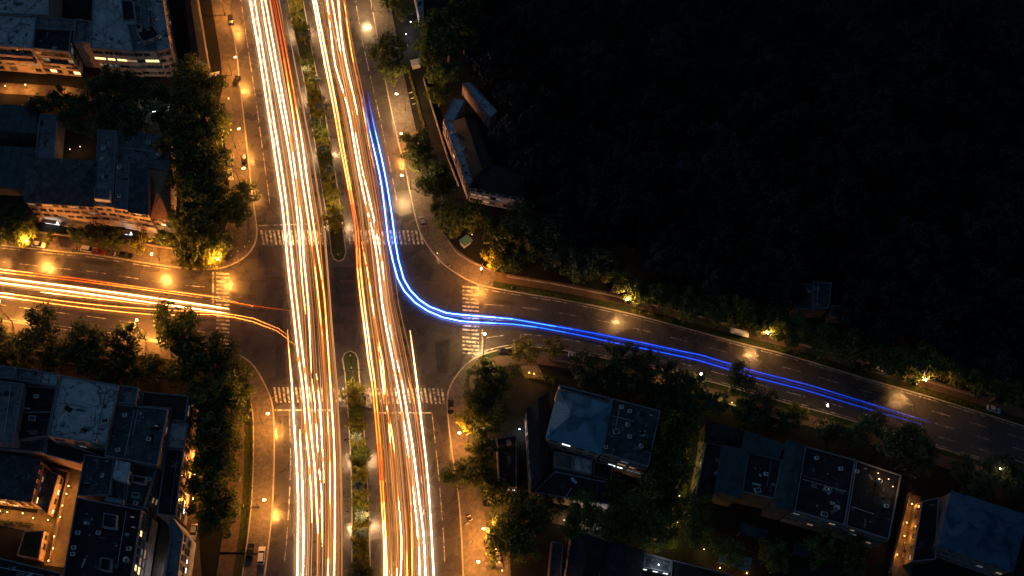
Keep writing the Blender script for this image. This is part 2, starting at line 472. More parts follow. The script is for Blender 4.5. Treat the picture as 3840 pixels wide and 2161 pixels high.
# central reservation: kerb ring, grass
def median(pts_l, pts_r, tip_first):
    l = smooth_line(PL(pts_l)); r = smooth_line(PL(pts_r))
    ring = l + r[::-1]
    c = sum(ring, Vector()) / len(ring)
    m = MB(); m.prism(ring, -.03, .16); md = struct(m.build('median', 'kerbstone'))
    inner = offset(l, .35) + offset(r, -.35)[::-1]
    m = MB(); m.prism(inner, .1, .2); m.build('grass', 'lawn', md)
    return md
def tipped(l, r, tip, at_end):
    return l, r
ML = [(1060, -80), (1076, 0), (1118, 199), (1148, 358), (1177, 526), (1205, 700), (1232, 874), (1241, 950), (1252, 974), (1270, 983)]
MR = [(1120, -80), (1138, 0), (1177, 219), (1212, 377), (1237, 526), (1267, 700), (1290, 874), (1299, 950), (1290, 974), (1271, 983)]
median(ML, MR, False)
NL = [(1313, 1316), (1292, 1325), (1282, 1346), (1291, 1400), (1309, 1636), (1317, 1872), (1317, 2161), (1315, 2240)]
NR = [(1314, 1316), (1334, 1325), (1344, 1346), (1348, 1400), (1367, 1610), (1382, 1846), (1390, 2082), (1393, 2240)]
median(NL, NR, True)

# ------------------------------------------------------------------ painted markings, each a piece of the road
def quad(name, pts, z=.008, m='road_paint'):
    q = PL(pts)
    A = sum(q[k].x * q[(k + 1) % 4].y - q[(k + 1) % 4].x * q[k].y for k in range(4))
    s = MB(); s.face([(p.x, p.y, z) for p in (q if A > 0 else q[::-1])]); s.build(name, m, road)
for a, b, y0, y1, lean in ((976, 1226, 864, 918, 9), (1302, 1580, 864, 917, 9), (1026, 1284, 1452, 1510, 8), (1366, 1662, 1456, 1514, 10)):
    x = a
    while x < b:
        j = random.uniform(-1, 1)
        quad('crosswalk_stripe', [(x + j, y0), (x + 7.5 + j, y0), (x + 7.5 + lean, y1), (x + lean, y1)]); x += 15.9
for x0, x1, a, b, dy in ((811, 861, 1022, 1308, 3), (1734, 1796, 1072, 1332, 5)):
    y = a
    while y < b:
        quad('crosswalk_stripe', [(x0, y), (x1, y + dy), (x1, y + dy + 6.5), (x0, y + 6.5)]); y += 14.6
quad('stop_line', [(968, 845), (1185, 838), (1185, 841), (968, 848)])
quad('stop_line', [(1030, 1536), (1250, 1536), (1250, 1541), (1030, 1541)])
quad('stop_line', [(1400, 1546), (1618, 1546), (1618, 1551), (1400, 1551)])
quad('stop_line', [(797, 1020), (801, 1020), (801, 1150), (797, 1150)])
quad('stop_line', [(1806, 1236), (1811, 1237), (1811, 1318), (1806, 1318)])
def dashes(line, w, on, off, name='lane_line', z=.008):
    line = resample(line, max(2, int(length(line))))
    a = offset(line, w / 2); b = offset(line, -w / 2); k = 0
    while k < len(line) - on:
        s = MB(); band(a[k:k + on + 1:max(1, on // 3)], b[k:k + on + 1:max(1, on // 3)], z, s)
        s.build(name, 'road_paint', road); k += on + off
def between(l1, l2, f):
    n = 40; a, b = resample(l1, n), resample(l2, n)
    return [p.lerp(q, f) for p, q in zip(a, b)]
NWE = PL([(895, -60), (903, 0), (963, 400), (1021, 831)]); NEE = PL([(1324, -60), (1333, 0), (1358, 154), (1417, 410), (1452, 569), (1507, 848)])
SWE = PL([(1085, 1542), (1091, 1730), (1084, 1897), (1073, 2052), (1058, 2180)]); SEE = PL([(1620, 1548), (1642, 1750), (1661, 1972), (1672, 2180)])
mNL = PL(ML[:6] + [(1228, 840)]); mNR = PL(MR[:6] + [(1286, 845)]); mSL = PL([(1302, 1540)] + NL[4:]); mSR = PL([(1362, 1540)] + NR[4:])
for e in (NWE, NEE, SWE, SEE): dashes(e, .22, 9, 2, 'edge_line')
for e, m in ((NWE, mNL), (NEE, mNR), (SWE, mSL), (SEE, mSR)):
    for f in (.25, .5, .75): dashes(between(e, m, f), .16, 3, 6)
wn_, ws_ = cut(K_NW, (790, 1013), (-60, 912))[::-1], cut(K_SW, (-60, 1190), (790, 1309))
dashes(between(wn_, ws_, .03), .18, 14, 1, 'edge_line'); dashes(between(wn_, ws_, .97), .18, 14, 1, 'edge_line')
for f in (.22, .80): dashes(between(wn_, ws_, f), .2, 6, 4)
dashes(between(wn_, ws_, .5), .2, 12, 1)
en_, es_ = cut(K_NE, (3900, 1619), (1830, 1080))[::-1], cut(K_SE, (1830, 1322), (3900, 1794))
dashes(between(en_, es_, .04), .2, 14, 1, 'edge_line'); dashes(between(en_, es_, .96), .2, 14, 1, 'edge_line')
for f in (.27, .52, .78): dashes(between(en_, es_, f), .18, 6, 6)

# darker repairs in the asphalt
for pts in ([(968, 926), (1022, 926), (1024, 1004), (966, 1004)], [(1250, 1004), (1330, 1004), (1336, 1050), (1254, 1050)], [(1256, 1066), (1338, 1062), (1342, 1100), (1262, 1104)], [(1262, 1120), (1340, 1116), (1346, 1150), (1266, 1152)],
            [(870, 1050), (1000, 1062), (996, 1110), (872, 1100)], [(1030, 1200), (1060, 1200), (1072, 1420), (1034, 1420)], [(1560, 950), (1630, 1010), (1610, 1060), (1546, 1000)], [(1630, 1280), (1690, 1270), (1680, 1400), (1640, 1400)],
            [(300, 968), (420, 984), (418, 1000), (298, 986)], [(1850, 1120), (1930, 1132), (1926, 1146), (1848, 1136)], [(2200, 1190), (2330, 1216), (2326, 1236), (2196, 1208)], [(2760, 1330), (2850, 1352), (2846, 1366), (2756, 1344)],
            [(3260, 1462), (3420, 1506), (3416, 1526), (3254, 1480)], [(1690, 1560), (1640, 1560), (1660, 1660), (1684, 1660)], [(1060, 1560), (1082, 1560), (1084, 1700), (1062, 1700)], [(1040, 1560), (1056, 1560), (1058, 1680), (1040, 1680)]):
    quad('asphalt_patch', pts, .004, 'asphalt_patch')
# ------------------------------------------------------------------ light trails: glowing strands at lamp height over the lanes
# palette: white, cream, amber, orange, red, blue tail, blue core (linear colour, strength of the core)
COLS = [((1, .64, .34), 115.0), ((1, .46, .15), 80.0), ((1, .26, .04), 28.0), ((1, .10, .006), 5.0), ((1, .03, .003), 2.0), ((.012, .09, 1), 3.6), ((.09, .24, 1), 52.0)]
HALO = [((1, .44, .14), 2.4), ((1, .34, .07), 2.3), ((1, .24, .035), 1.9), ((1, .11, .008), 1.1), ((1, .04, .004), .5), ((.008, .07, 1), 1.0), ((.012, .11, 1), 3.4)]  # soft glow round each core, built as dim emissive threads
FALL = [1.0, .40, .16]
GM = {}
def graded(tab, a, b, q, f=1.0):
    """a light colour between two of the palette"""
    key = (tab is COLS, a, b, q if a != b else 0, f)
    if key not in GM:
        (c0, s0), (c1, s1) = tab[a], tab[b]; t = q / 4
        c = [math.exp(math.log(x) * (1 - t) + math.log(y) * t) for x, y in zip(c0, c1)]; st = math.exp(math.log(s0) * (1 - t) + math.log(s1) * t) * f
        n = ('trail_light' if tab is COLS else 'fringe_light') + '_%d' % len(GM)
        m = glow(n, c, st); m.node_tree.nodes['Principled BSDF'].inputs['Base Color'].default_value = (0, 0, 0, 1); GM[key] = m
    return GM[key]
def stop_at(stops, t):
    for (t0, a), (t1, b) in zip(stops, stops[1:]):
        if t0 <= t <= t1: return a, b, int(round(4 * (t - t0) / max(1e-6, t1 - t0)))
    return stops[-1][1], stops[-1][1], 0
def trail(label, lines, rad, stops, taper=(0, 0), z=.65, group=None):
    """one vehicle's trail: each strand is a thin bright core with dimmer threads beside it that stand for its glow"""
    rad *= .74
    root = thing('light_trail', label, 'light trail', P(*lines[0][0], 0), group=group)
    for ln in lines:
        pts = smooth_line(PL(ln, z), 5.0)
        L = length(pts); acc = 0; kk = []
        for k, p in enumerate(pts):
            if k: acc += (p - pts[k - 1]).length
            t = acc / L; r = 1.0
            if taper[0] and t < taper[0]: r *= .06 + .94 * t / taper[0]
            if taper[1] and t > 1 - taper[1]: r *= .06 + .94 * (1 - t) / taper[1]
            kk.append(r)
        def strip(line, radii, tab, f, sides, name, par):
            mats = []; idx = {}
            def mi(t):
                m = graded(tab, *stop_at(stops, t), f)
                if m.name not in idx: idx[m.name] = len(mats); mats.append(m)
                return idx[m.name]
            m = MB(); m.tube(line, radii, sides, mi); return m.build(name, mats, par)
        core = strip(pts, [rad * .36 * k for k in kk], COLS, 1.0, 5, 'strand', root)
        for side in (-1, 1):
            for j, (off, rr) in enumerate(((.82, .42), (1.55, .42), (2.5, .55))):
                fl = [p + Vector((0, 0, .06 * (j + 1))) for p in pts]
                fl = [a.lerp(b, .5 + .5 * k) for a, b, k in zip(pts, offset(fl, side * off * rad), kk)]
                strip(fl, [rad * rr * k for k in kk], HALO, FALL[j], 4, 'fringe', core)
FPAL = ['streak_white', 'streak_cream', 'streak_amber', 'streak_orange', 'streak_red', 'wash_white', 'wash_cream', 'wash_amber', 'wash_orange', 'wash_red']  # wash tones: dim emissive bands imitating soft glow over the road
for n, c_, st in zip(FPAL, ((1, .62, .36), (1, .48, .2), (1, .36, .08), (1, .2, .02), (1, .08, .01), (1, .42, .14), (1, .36, .10), (1, .30, .06), (1, .24, .04), (1, .16, .02)), (1.2, 1.1, 1.0, .8, .6, .5, .46, .44, .34, .26)):
    glow(n, c_, st).node_tree.nodes['Principled BSDF'].inputs['Base Color'].default_value = (0, 0, 0, 1)
T1 = [(925, -70), (937, 0), (968, 177), (1003, 400), (1028, 566), (1048, 703), (1062, 800), (1081, 1005), (1100, 1171), (1119, 1340), (1137, 1474), (1149, 1641), (1160, 1740), (1168, 1885), (1170, 1960)]
T2 = [(942, -70), (954, 0), (983, 177), (1018, 400), (1045, 566), (1066, 703), (1078, 800), (1097, 985), (1117, 1171), (1138, 1350), (1152, 1474), (1168, 1641), (1180, 1750), (1189, 1928), (1194, 2006), (1191, 2161), (1189, 2230)]
T3 = [(968, -70), (980, 0), (1010, 177), (1052, 400), (1083, 566), (1103, 703), (1117, 831), (1126, 960), (1136, 1090), (1146, 1178)]
T4 = [(983, -70), (995, 0), (1027, 177), (1067, 400), (1097, 566), (1114, 703), (1131, 831), (1140, 980), (1150, 1070), (1157, 1157), (1163, 1281), (1167, 1400)]
T5 = [(1008, -70), (1021, 0), (1057, 177), (1094, 400), (1114, 538), (1134, 676), (1155, 814), (1179, 988), (1193, 1109), (1207, 1247), (1214, 1350), (1223, 1474), (1231, 1610), (1236, 1740), (1237, 1928), (1230, 2161), (1227, 2230)]
T6 = [(1023, -70), (1037, 0), (1071, 177), (1111, 400), (1134, 538), (1152, 676), (1174, 831), (1198, 988), (1216, 1109), (1226, 1247), (1233, 1350), (1241, 1474), (1250, 1610), (1255, 1740), (1256, 1928), (1253, 2161), (1251, 2230)]
T7 = [(1078, 1235), (1082, 1300), (1095, 1449), (1102, 1579), (1112, 1730), (1118, 1885), (1117, 2020), (1116, 2161), (1115, 2230)]
T8 = [(1124, 1610), (1126, 1650), (1131, 1730), (1136, 1885), (1138, 2021), (1136, 2161), (1135, 2230)]
T9 = [(1170, 1420), (1181, 1517), (1195, 1740), (1206, 1850), (1208, 2050)]
T10 = [(1186, 1400), (1199, 1517), (1212, 1740), (1216, 1813)]
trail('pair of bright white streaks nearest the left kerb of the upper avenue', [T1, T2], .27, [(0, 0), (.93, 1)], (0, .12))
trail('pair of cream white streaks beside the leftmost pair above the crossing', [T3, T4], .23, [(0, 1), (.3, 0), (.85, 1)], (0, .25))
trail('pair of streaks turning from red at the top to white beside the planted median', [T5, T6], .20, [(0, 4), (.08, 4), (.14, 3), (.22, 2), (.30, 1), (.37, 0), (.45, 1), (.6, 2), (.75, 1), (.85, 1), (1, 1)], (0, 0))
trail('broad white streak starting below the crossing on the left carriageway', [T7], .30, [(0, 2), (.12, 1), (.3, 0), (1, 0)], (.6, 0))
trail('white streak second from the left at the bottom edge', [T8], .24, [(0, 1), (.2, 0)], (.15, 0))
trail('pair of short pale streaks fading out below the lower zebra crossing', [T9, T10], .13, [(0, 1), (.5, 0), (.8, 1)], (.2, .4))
R1 = [(1160, -70), (1174, 0), (1198, 132), (1220, 248), (1250, 400), (1274, 538), (1297, 655), (1317, 766), (1333, 860), (1340, 1005), (1355, 1143), (1372, 1271), (1380, 1345), (1394, 1430), (1406, 1548), (1416, 1666), (1421, 1730), (1431, 1885), (1439, 2021), (1442, 2161), (1443, 2230)]
R1b = [(1170, -70), (1184, 0), (1209, 132), (1232, 248), (1262, 400), (1285, 538), (1306, 655), (1326, 766), (1343, 860), (1352, 1005), (1367, 1143), (1383, 1271), (1392, 1345), (1405, 1430), (1416, 1548), (1427, 1666), (1432, 1730), (1440, 1885), (1447, 2021), (1451, 2161), (1452, 2230)]
R2 = [(1214, -70), (1226, 0), (1242, 132), (1258, 248), (1303, 400), (1328, 538), (1348, 655), (1372, 766), (1397, 870), (1417, 988), (1431, 1126), (1448, 1229), (1468, 1330), (1487, 1430), (1509, 1548), (1527, 1666), (1536, 1730), (1555, 1885), (1568, 2021), (1574, 2161), (1576, 2230)]
R3 = [(1233, -70), (1245, 0), (1267, 132), (1286, 248), (1318, 400), (1340, 538), (1362, 655), (1390, 766), (1411, 870), (1433, 988), (1448, 1126), (1464, 1229), (1483, 1330), (1506, 1430), (1527, 1548), (1546, 1666), (1555, 1730), (1574, 1885), (1590, 2021), (1596, 2161), (1598, 2230)]
R4 = [(1278, -70), (1290, 0), (1308, 132), (1328, 248), (1352, 359), (1362, 410), (1386, 555), (1410, 655)]
R5 = [(1355, 905), (1376, 1005), (1397, 1143), (1417, 1271), (1434, 1350), (1446, 1474), (1460, 1610), (1467, 1730), (1479, 1885), (1489, 2021), (1489, 2161), (1489, 2230)]
R6 = [(1392, 1143), (1410, 1250), (1424, 1340), (1440, 1474), (1468, 1610), (1485, 1730), (1496, 1885), (1506, 2021), (1503, 2161), (1502, 2230)]
R7 = [(1538, 1240), (1546, 1300), (1565, 1449), (1580, 1579), (1598, 1730), (1611, 1885), (1619, 2021), (1627, 2161), (1630, 2230)]
R8 = [(1526, 1400), (1556, 1520), (1570, 1620), (1584, 1730), (1594, 1835), (1598, 1930)]
R9 = [(1448, 1760), (1455, 1870), (1460, 1965), (1468, 2161), (1470, 2230)]
R10 = [(1512, 1640), (1527, 1711), (1541, 1885), (1544, 2021), (1546, 2161), (1547, 2230)]
R11 = [(1520, 1880), (1524, 1972), (1527, 2161), (1528, 2230)]
R12 = [(1255, -70), (1268, 0), (1280, 132), (1300, 248), (1335, 400), (1352, 500)]
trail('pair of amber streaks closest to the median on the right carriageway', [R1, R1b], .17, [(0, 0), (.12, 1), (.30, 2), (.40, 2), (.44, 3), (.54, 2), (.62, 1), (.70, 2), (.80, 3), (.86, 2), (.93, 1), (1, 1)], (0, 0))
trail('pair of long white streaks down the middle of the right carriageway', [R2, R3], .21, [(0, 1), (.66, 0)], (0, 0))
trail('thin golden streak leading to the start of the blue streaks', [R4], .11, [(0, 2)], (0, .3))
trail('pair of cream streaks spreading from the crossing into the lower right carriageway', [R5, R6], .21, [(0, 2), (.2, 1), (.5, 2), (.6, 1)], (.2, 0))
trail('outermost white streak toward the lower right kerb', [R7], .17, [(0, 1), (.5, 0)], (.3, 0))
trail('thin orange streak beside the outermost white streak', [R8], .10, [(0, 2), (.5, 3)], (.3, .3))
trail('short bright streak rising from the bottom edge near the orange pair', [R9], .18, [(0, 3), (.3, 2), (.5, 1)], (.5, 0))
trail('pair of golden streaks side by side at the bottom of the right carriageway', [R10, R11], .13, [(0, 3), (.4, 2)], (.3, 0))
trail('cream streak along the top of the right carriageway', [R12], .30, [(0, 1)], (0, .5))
B1 = [(1360, 340), (1367, 400), (1386, 490), (1410, 593), (1431, 697), (1448, 831), (1456, 900), (1472, 974), (1492, 1047), (1517, 1093), (1555, 1134), (1605, 1167), (1660, 1190), (1729, 1205), (1799, 1210), (1923, 1216), (2012, 1227), (2121, 1247), (2221, 1267), (2285, 1282), (2395, 1304), (2559, 1338), (2624, 1353), (2847, 1420), (3004, 1459), (3238, 1529), (3462, 1593)]
B2 = [(1379, 340), (1388, 400), (1407, 490), (1431, 593), (1452, 697), (1473, 831), (1481, 900), (1494, 974), (1514, 1047), (1538, 1088), (1572, 1124), (1610, 1150), (1674, 1174), (1794, 1186), (1923, 1197), (2027, 1215), (2146, 1235), (2290, 1262), (2395, 1283), (2559, 1318), (2624, 1331), (2847, 1397), (3015, 1439), (3266, 1515), (3490, 1584)]
B3 = [(1850, 1203), (1940, 1207), (2040, 1222), (2160, 1244), (2300, 1272), (2559, 1327), (2847, 1407), (3200, 1502), (3420, 1570)]
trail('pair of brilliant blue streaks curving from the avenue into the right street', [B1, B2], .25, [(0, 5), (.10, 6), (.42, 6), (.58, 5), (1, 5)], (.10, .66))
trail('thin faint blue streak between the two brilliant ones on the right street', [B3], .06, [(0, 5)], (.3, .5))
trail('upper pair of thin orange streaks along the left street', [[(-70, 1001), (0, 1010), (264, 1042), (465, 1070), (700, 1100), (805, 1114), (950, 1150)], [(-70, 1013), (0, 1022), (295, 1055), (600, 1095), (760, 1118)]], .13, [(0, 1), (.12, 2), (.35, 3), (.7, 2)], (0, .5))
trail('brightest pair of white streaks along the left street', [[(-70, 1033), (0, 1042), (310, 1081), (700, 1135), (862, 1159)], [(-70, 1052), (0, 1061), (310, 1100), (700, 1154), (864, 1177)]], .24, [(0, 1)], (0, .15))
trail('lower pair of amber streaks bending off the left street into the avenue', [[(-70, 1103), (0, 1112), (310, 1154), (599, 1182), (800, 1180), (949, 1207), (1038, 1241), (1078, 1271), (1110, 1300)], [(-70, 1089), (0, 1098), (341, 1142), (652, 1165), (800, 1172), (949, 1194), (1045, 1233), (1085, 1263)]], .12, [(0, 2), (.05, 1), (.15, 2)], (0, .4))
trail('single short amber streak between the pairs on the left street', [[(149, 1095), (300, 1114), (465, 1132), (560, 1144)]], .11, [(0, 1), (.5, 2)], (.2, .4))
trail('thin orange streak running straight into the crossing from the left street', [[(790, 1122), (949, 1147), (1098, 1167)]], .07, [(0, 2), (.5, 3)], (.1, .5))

def faint(left, right, n, cols, lo=0.03, hi=.97, rmax=.13, seed=1, name='faint_light_streaks', label=''):
    """thin streaks nobody could count, with dim bands standing for soft glow"""
    rnd = random.Random(seed); m = MB()
    A, B = resample(left, 60), resample(right, 60)
    for i in range(n):
        u = min(hi, max(lo, rnd.gauss(.5, .27))); du = rnd.uniform(-.025, .025)
        a = rnd.uniform(-.35, .75); b = a + rnd.uniform(.25, .8)
        i0 = max(0, int(a * 60)); i1 = min(59, int(b * 60))
        if i1 - i0 < 6: continue
        r = rmax * (rnd.uniform(.2, .6) if i % 4 else rnd.uniform(.8, 1.5)); c = rnd.choice(cols); z = rnd.uniform(.85, 1.15)
        pts = []; rr = []
        for k in range(i0, i1 + 1):
            t = k / 59; p = A[k].lerp(B[k], u + du * math.sin(t * 5 + i)); p.z = z; pts.append(p)
            e = min((k - i0) / 6 if i0 > 0 else 1, (i1 - k) / 6 if i1 < 59 else 1, 1); rr.append(r * (.15 + .85 * e))
        m.tube(pts, rr, 4, c if i % 4 else c + 5)
    o = struct(m.build(name, FPAL, None), 'stuff')
    tag(o, label, 'light streaks')
NW_IN = PL([(925, -70), (939, 0), (1000, 400), (1058, 800), (1080, 1000), (1100, 1200), (1108, 1400), (1112, 1700), (1106, 2000), (1098, 2230)], 0)
NL_IN = PL([(1052, -70), (1064, 0), (1128, 330), (1180, 600), (1222, 860), (1236, 1050), (1250, 1250), (1268, 1450), (1282, 1700), (1290, 2000), (1290, 2230)], 0)
NR_IN = PL([(1156, -70), (1172, 0), (1225, 260), (1275, 540), (1320, 800), (1338, 1000), (1360, 1200), (1385, 1420), (1410, 1700), (1428, 2000), (1432, 2230)], 0)
NE_IN = PL([(1290, -70), (1305, 0), (1340, 200), (1395, 450), (1440, 700), (1470, 900), (1500, 1150), (1545, 1350), (1585, 1550), (1615, 1800), (1636, 2000), (1645, 2230)], 0)
faint(NW_IN, NL_IN, 50, [0, 1, 1, 2, 2, 2, 3], seed=3, label='glow bands and thin cream and amber streaks over the left carriageway of the avenue')
faint(NR_IN, NE_IN, 76, [1, 1, 1, 2, 2, 2, 3, 3, 4], seed=5, label='glow bands and thin golden and orange streaks over the right carriageway of the avenue')
wl = PL([(-70, 1000), (0, 1008), (300, 1045), (700, 1098), (860, 1120)]); wr = PL([(-70, 1130), (0, 1140), (300, 1165), (600, 1195), (860, 1210)])
faint(wl, wr, 22, [2, 2, 3, 3], seed=9, rmax=.05, label='glow bands and thin orange streaks over the left street')
# ------------------------------------------------------------------ buildings
def frame_mesh(w, h):
    m = MB(); t = .1
    m.box((0, -.05, -h / 2 + t / 2), (w, .12, t)); m.box((0, -.05, h / 2 - t / 2), (w, .12, t))
    m.box((-w / 2 + t / 2, -.05, 0), (t, .12, h - 2 * t)); m.box((w / 2 - t / 2, -.05, 0), (t, .12, h - 2 * t))
    m.box((0, -.04, 0), (.06, .08, h - 2 * t)); m.box((0, -.10, -h / 2 - .04), (w + .2, .26, .08))
    return m.mesh('window', 'frame_white')
WIN = {}
WR = random.Random(21)
def window(root, pos, rz, w, h, pane):
    if (w, h) not in WIN: WIN[(w, h)] = frame_mesh(w, h)
    if (w, h, pane) not in WIN:
        m = MB(); m.box((0, -.02, 0), (w - .16, .03, h - .16)); WIN[(w, h, pane)] = m.mesh('pane', pane)
    o = place('window', WIN[(w, h)], root, Vector(pos) - root.location, rz)
    place('pane', WIN[(w, h, pane)], o)
def inset(q, d=.02):
    c = sum(q, Vector()) / len(q)
    return [p + (c - p).normalized() * d for p in q]
BNUM = [0]
def parapet_ring(root, q, z, h, t=.28, m='parapet', name='parapet', skip=()):
    n = len(q); c = sum(q, Vector()) / n
    for i in range(n):
        if i in skip: continue
        a, b = q[i].copy(), q[(i + 1) % n].copy(); a.z = b.z = 0
        d = (b - a).normalized(); nrm = Vector((-d.y, d.x, 0))
        if nrm.dot(c - a) < 0: nrm = -nrm
        a2, b2 = a + nrm * t / 2 + d * (t * .02), b + nrm * t / 2 - d * t * 1.02
        if (b2 - a2).length < .5: continue
        s = MB(); s.bar((a2.x, a2.y, z + h / 2), (b2.x, b2.y, z + h / 2), t, h); s.build(name, m, root)
def ribs(root, roof, poly, step, m):
    """standing seams up a roof slope; poly[0]-poly[1] is the eave"""
    a, b = poly[0], poly[1]; e = (b - a); L = e.length; e.normalize()
    c = sum(poly, Vector()) / len(poly); n = e.cross(c - a).normalized()
    if n.z < 0: n = -n
    v = n.cross(e).normalized()
    if v.dot(c - a) < 0: v = -v
    P2 = [((p - a).dot(e), (p - a).dot(v)) for p in poly]
    u = step * .5
    while u < L:
        vs = []
        for k in range(len(P2)):
            (u0, v0), (u1, v1) = P2[k], P2[(k + 1) % len(P2)]
            if (u0 - u) * (u1 - u) < 0: vs.append(v0 + (v1 - v0) * (u - u0) / (u1 - u0))
        if len(vs) >= 2 and max(vs) - min(vs) > .4:
            s = MB(); s.bar(a + e * u + v * min(vs) + n * .03, a + e * u + v * max(vs) + n * .03, .10, .10)
            s.build('seam', m, roof)
        u += step
def block(root, q, z, wall='wall_cream', roof='roof_concrete', kind='flat', z0=-.05, par=.6, panels=(2, 2), wins=(), ridge=None, rz=2.0,
          ribstep=0, parm='parapet', skip=(), lit=(), winsize=(1.4, 1.3)):
    """one volume of a building. q: roof corners as photo positions (clockwise from top left), z: eave height.
    wins: (edge, floors, columns[, first sill]); lit: {(edge, floor, column): pane}"""
    BNUM[0] += 1
    q = inset([P(x, y, z) for x, y in q], .02 + .004 * (BNUM[0] % 9))
    c = sum(q, Vector()) / len(q)
    s = MB(); s.prism(q, z0, z - .02); s.build('wall', wall, root)
    if kind == 'flat':
        s = MB(); s.prism(q, z - .015, z + .03); rf = s.build('roof', roof, root)
        nx, ny = panels
        if len(q) == 4 and nx:
            for i in range(nx):
                for j in range(ny):
                    def B(u, v): return q[0].lerp(q[1], u).lerp(q[3].lerp(q[2], u), v)
                    g = .06
                    w_, h_ = (q[1] - q[0]).length / nx, (q[3] - q[0]).length / ny
                    a, b, cc, d = (i + g / w_) / nx, (i + 1 - g / w_) / nx, (j + g / h_) / ny, (j + 1 - g / h_) / ny
                    if i == 0: a = .35 / (w_ * nx)
                    if i == nx - 1: b = 1 - .35 / (w_ * nx)
                    if j == 0: cc = .35 / (h_ * ny)
                    if j == ny - 1: d = 1 - .35 / (h_ * ny)
                    s = MB(); s.prism([B(a, cc), B(b, cc), B(b, d), B(a, d)], z, z + .07 + random.uniform(0, .03)); s.build('roof_panel', roof, rf)
        area = ((q[1] - q[0]).cross(q[3] - q[0])).length if len(q) == 4 else 0
        if nx and area > 45:
            def B2(u, v): return q[0].lerp(q[1], u).lerp(q[3].lerp(q[2], u), v)
            ax = (q[1] - q[0]).normalized(); rot = math.atan2(ax.y, ax.x)
            for _ in range(min(14, int(area / 22))):
                p = B2(WR.uniform(.1, .9), WR.uniform(.1, .9)); s = MB()
                s.box((p.x, p.y, z + .13), (WR.uniform(.5, 2.6), WR.uniform(.4, 1.5), .05), rot + WR.choice((0, 0, 1.57, WR.uniform(0, 3))))
                s.build('felt_patch', WR.choice(('roof_slate', 'roof_bitumen', 'roof_black', 'roof_concrete', 'metal_grey')), rf)
            for _ in range(1 + int(area > 150)):
                v = WR.uniform(.15, .85); a_, b_ = (B2(.06, v), B2(WR.uniform(.4, .94), v)) if WR.random() < .5 else (B2(v, .06), B2(v, WR.uniform(.4, .94)))
                s = MB(); s.tube([(a_.x, a_.y, z + .22), (b_.x, b_.y, z + .22)], .07, 5); s.build('pipe', WR.choice(('steel_grey', 'white_box', 'steel_dark')), rf)
        if par: parapet_ring(root, q, z, par, m=parm, skip=skip)
    else:
        ov = [p + (p - c).normalized() * .5 for p in q]
        for p in ov: p.z = z
        if kind == 'hip':
            r0, r1 = P(*ridge[0], z + rz), P(*ridge[1], z + rz)
            sl = [[ov[0], ov[1], r1, r0], [ov[1], ov[2], r1], [ov[2], ov[3], r0, r1], [ov[3], ov[0], r0]]
        elif kind == 'gable':      # ridge runs from the middle of edge 0 to the middle of edge 2
            r0, r1 = (ov[0] + ov[1]) / 2, (ov[3] + ov[2]) / 2; r0.z = r1.z = z + rz
            sl = [[ov[3], ov[0], r0, r1], [ov[1], ov[2], r1, r0]]
            s = MB(); s.face([q[0], q[1], (q[0] + q[1]) / 2 + Vector((0, 0, rz - .1))]); s.face([q[3], q[2], (q[3] + q[2]) / 2 + Vector((0, 0, rz - .1))])
            s.build('gable', wall, root)
        else:                        # shed: edge 0 is the high side
            hi0, hi1 = ov[0] + Vector((0, 0, rz)), ov[1] + Vector((0, 0, rz))
            sl = [[ov[2], ov[3], hi0, hi1]]
            s = MB(); s.face([q[0], q[1], hi1 - Vector((0, 0, .05)), hi0 - Vector((0, 0, .05))]); s.face([q[0], q[3], hi0 - Vector((0, 0, .05))]); s.face([q[1], q[2], hi1 - Vector((0, 0, .05))])
            s.build('gable', wall, root)
        s = MB()
        for f in sl:
            n = (f[1] - f[0]).cross(f[2] - f[0])
            if n.z < 0: f = f[::-1]
            s.face(f); s.face([p - Vector((0, 0, .12)) for p in reversed(f)])
            for k in range(len(f)):
                a, b = f[k], f[(k + 1) % len(f)]; dz = Vector((0, 0, .12)); s.face([a - dz, b - dz, b, a])
        rf = s.build('roof', roof, root)
        if kind == 'hip':
            for a, b in ((ov[0], r0), (ov[1], r1), (ov[2], r1), (ov[3], r0), (r0, r1)):
                if (b - a).length > .5:
                    s = MB(); s.bar(a + Vector((0, 0, .06)), b + Vector((0, 0, .06)), .22, .12); s.build('ridge_cap', roof, rf)
        if kind == 'gable':
            s = MB(); s.bar(r0 + Vector((0, 0, .06)), r1 + Vector((0, 0, .06)), .22, .12); s.build('ridge_cap', roof, rf)
        if ribstep:
            for f in sl: ribs(root, rf, f, ribstep, roof)
    n = len(q)
    for w in wins:
        e, fl, colsn = w[:3]; sill = w[3] if len(w) > 3 else 1.0
        a, b = q[e].copy(), q[(e + 1) % n].copy(); d = (b - a).normalized(); nr = Vector((d.y, -d.x, 0))
        if nr.dot(a - c) < 0: nr = -nr
        ang = math.atan2(nr.y, nr.x) + math.pi / 2
        fh = (z - .2) / max(1, round(z / 3.1))
        for f in range(fl):
            zz = z - fh * (f + 1) + sill + .65
            if zz < 1.2: continue
            for k in range(colsn):
                p = a.lerp(b, (k + .5) / colsn) + nr * .012
                rv = WR.random()
                pane = dict(lit).get((e, f, k), 'glass_curtain' if rv < .2 else 'pane_faint' if rv < .27 else 'pane_dim' if rv < .31 else 'glass_dark')
                if rv > .93: continue
                p = p + d * WR.uniform(-.25, .25)
                window(root, (p.x, p.y, zz), ang, round(winsize[0] * WR.choice((.9, 1.15, 1.15, 1.3)), 2), round(winsize[1] * 1.2, 2), pane)
def bld(name, label, cat='building', at=None):
    return thing(name, label, cat, P(*at) if at else (0, 0, 0))
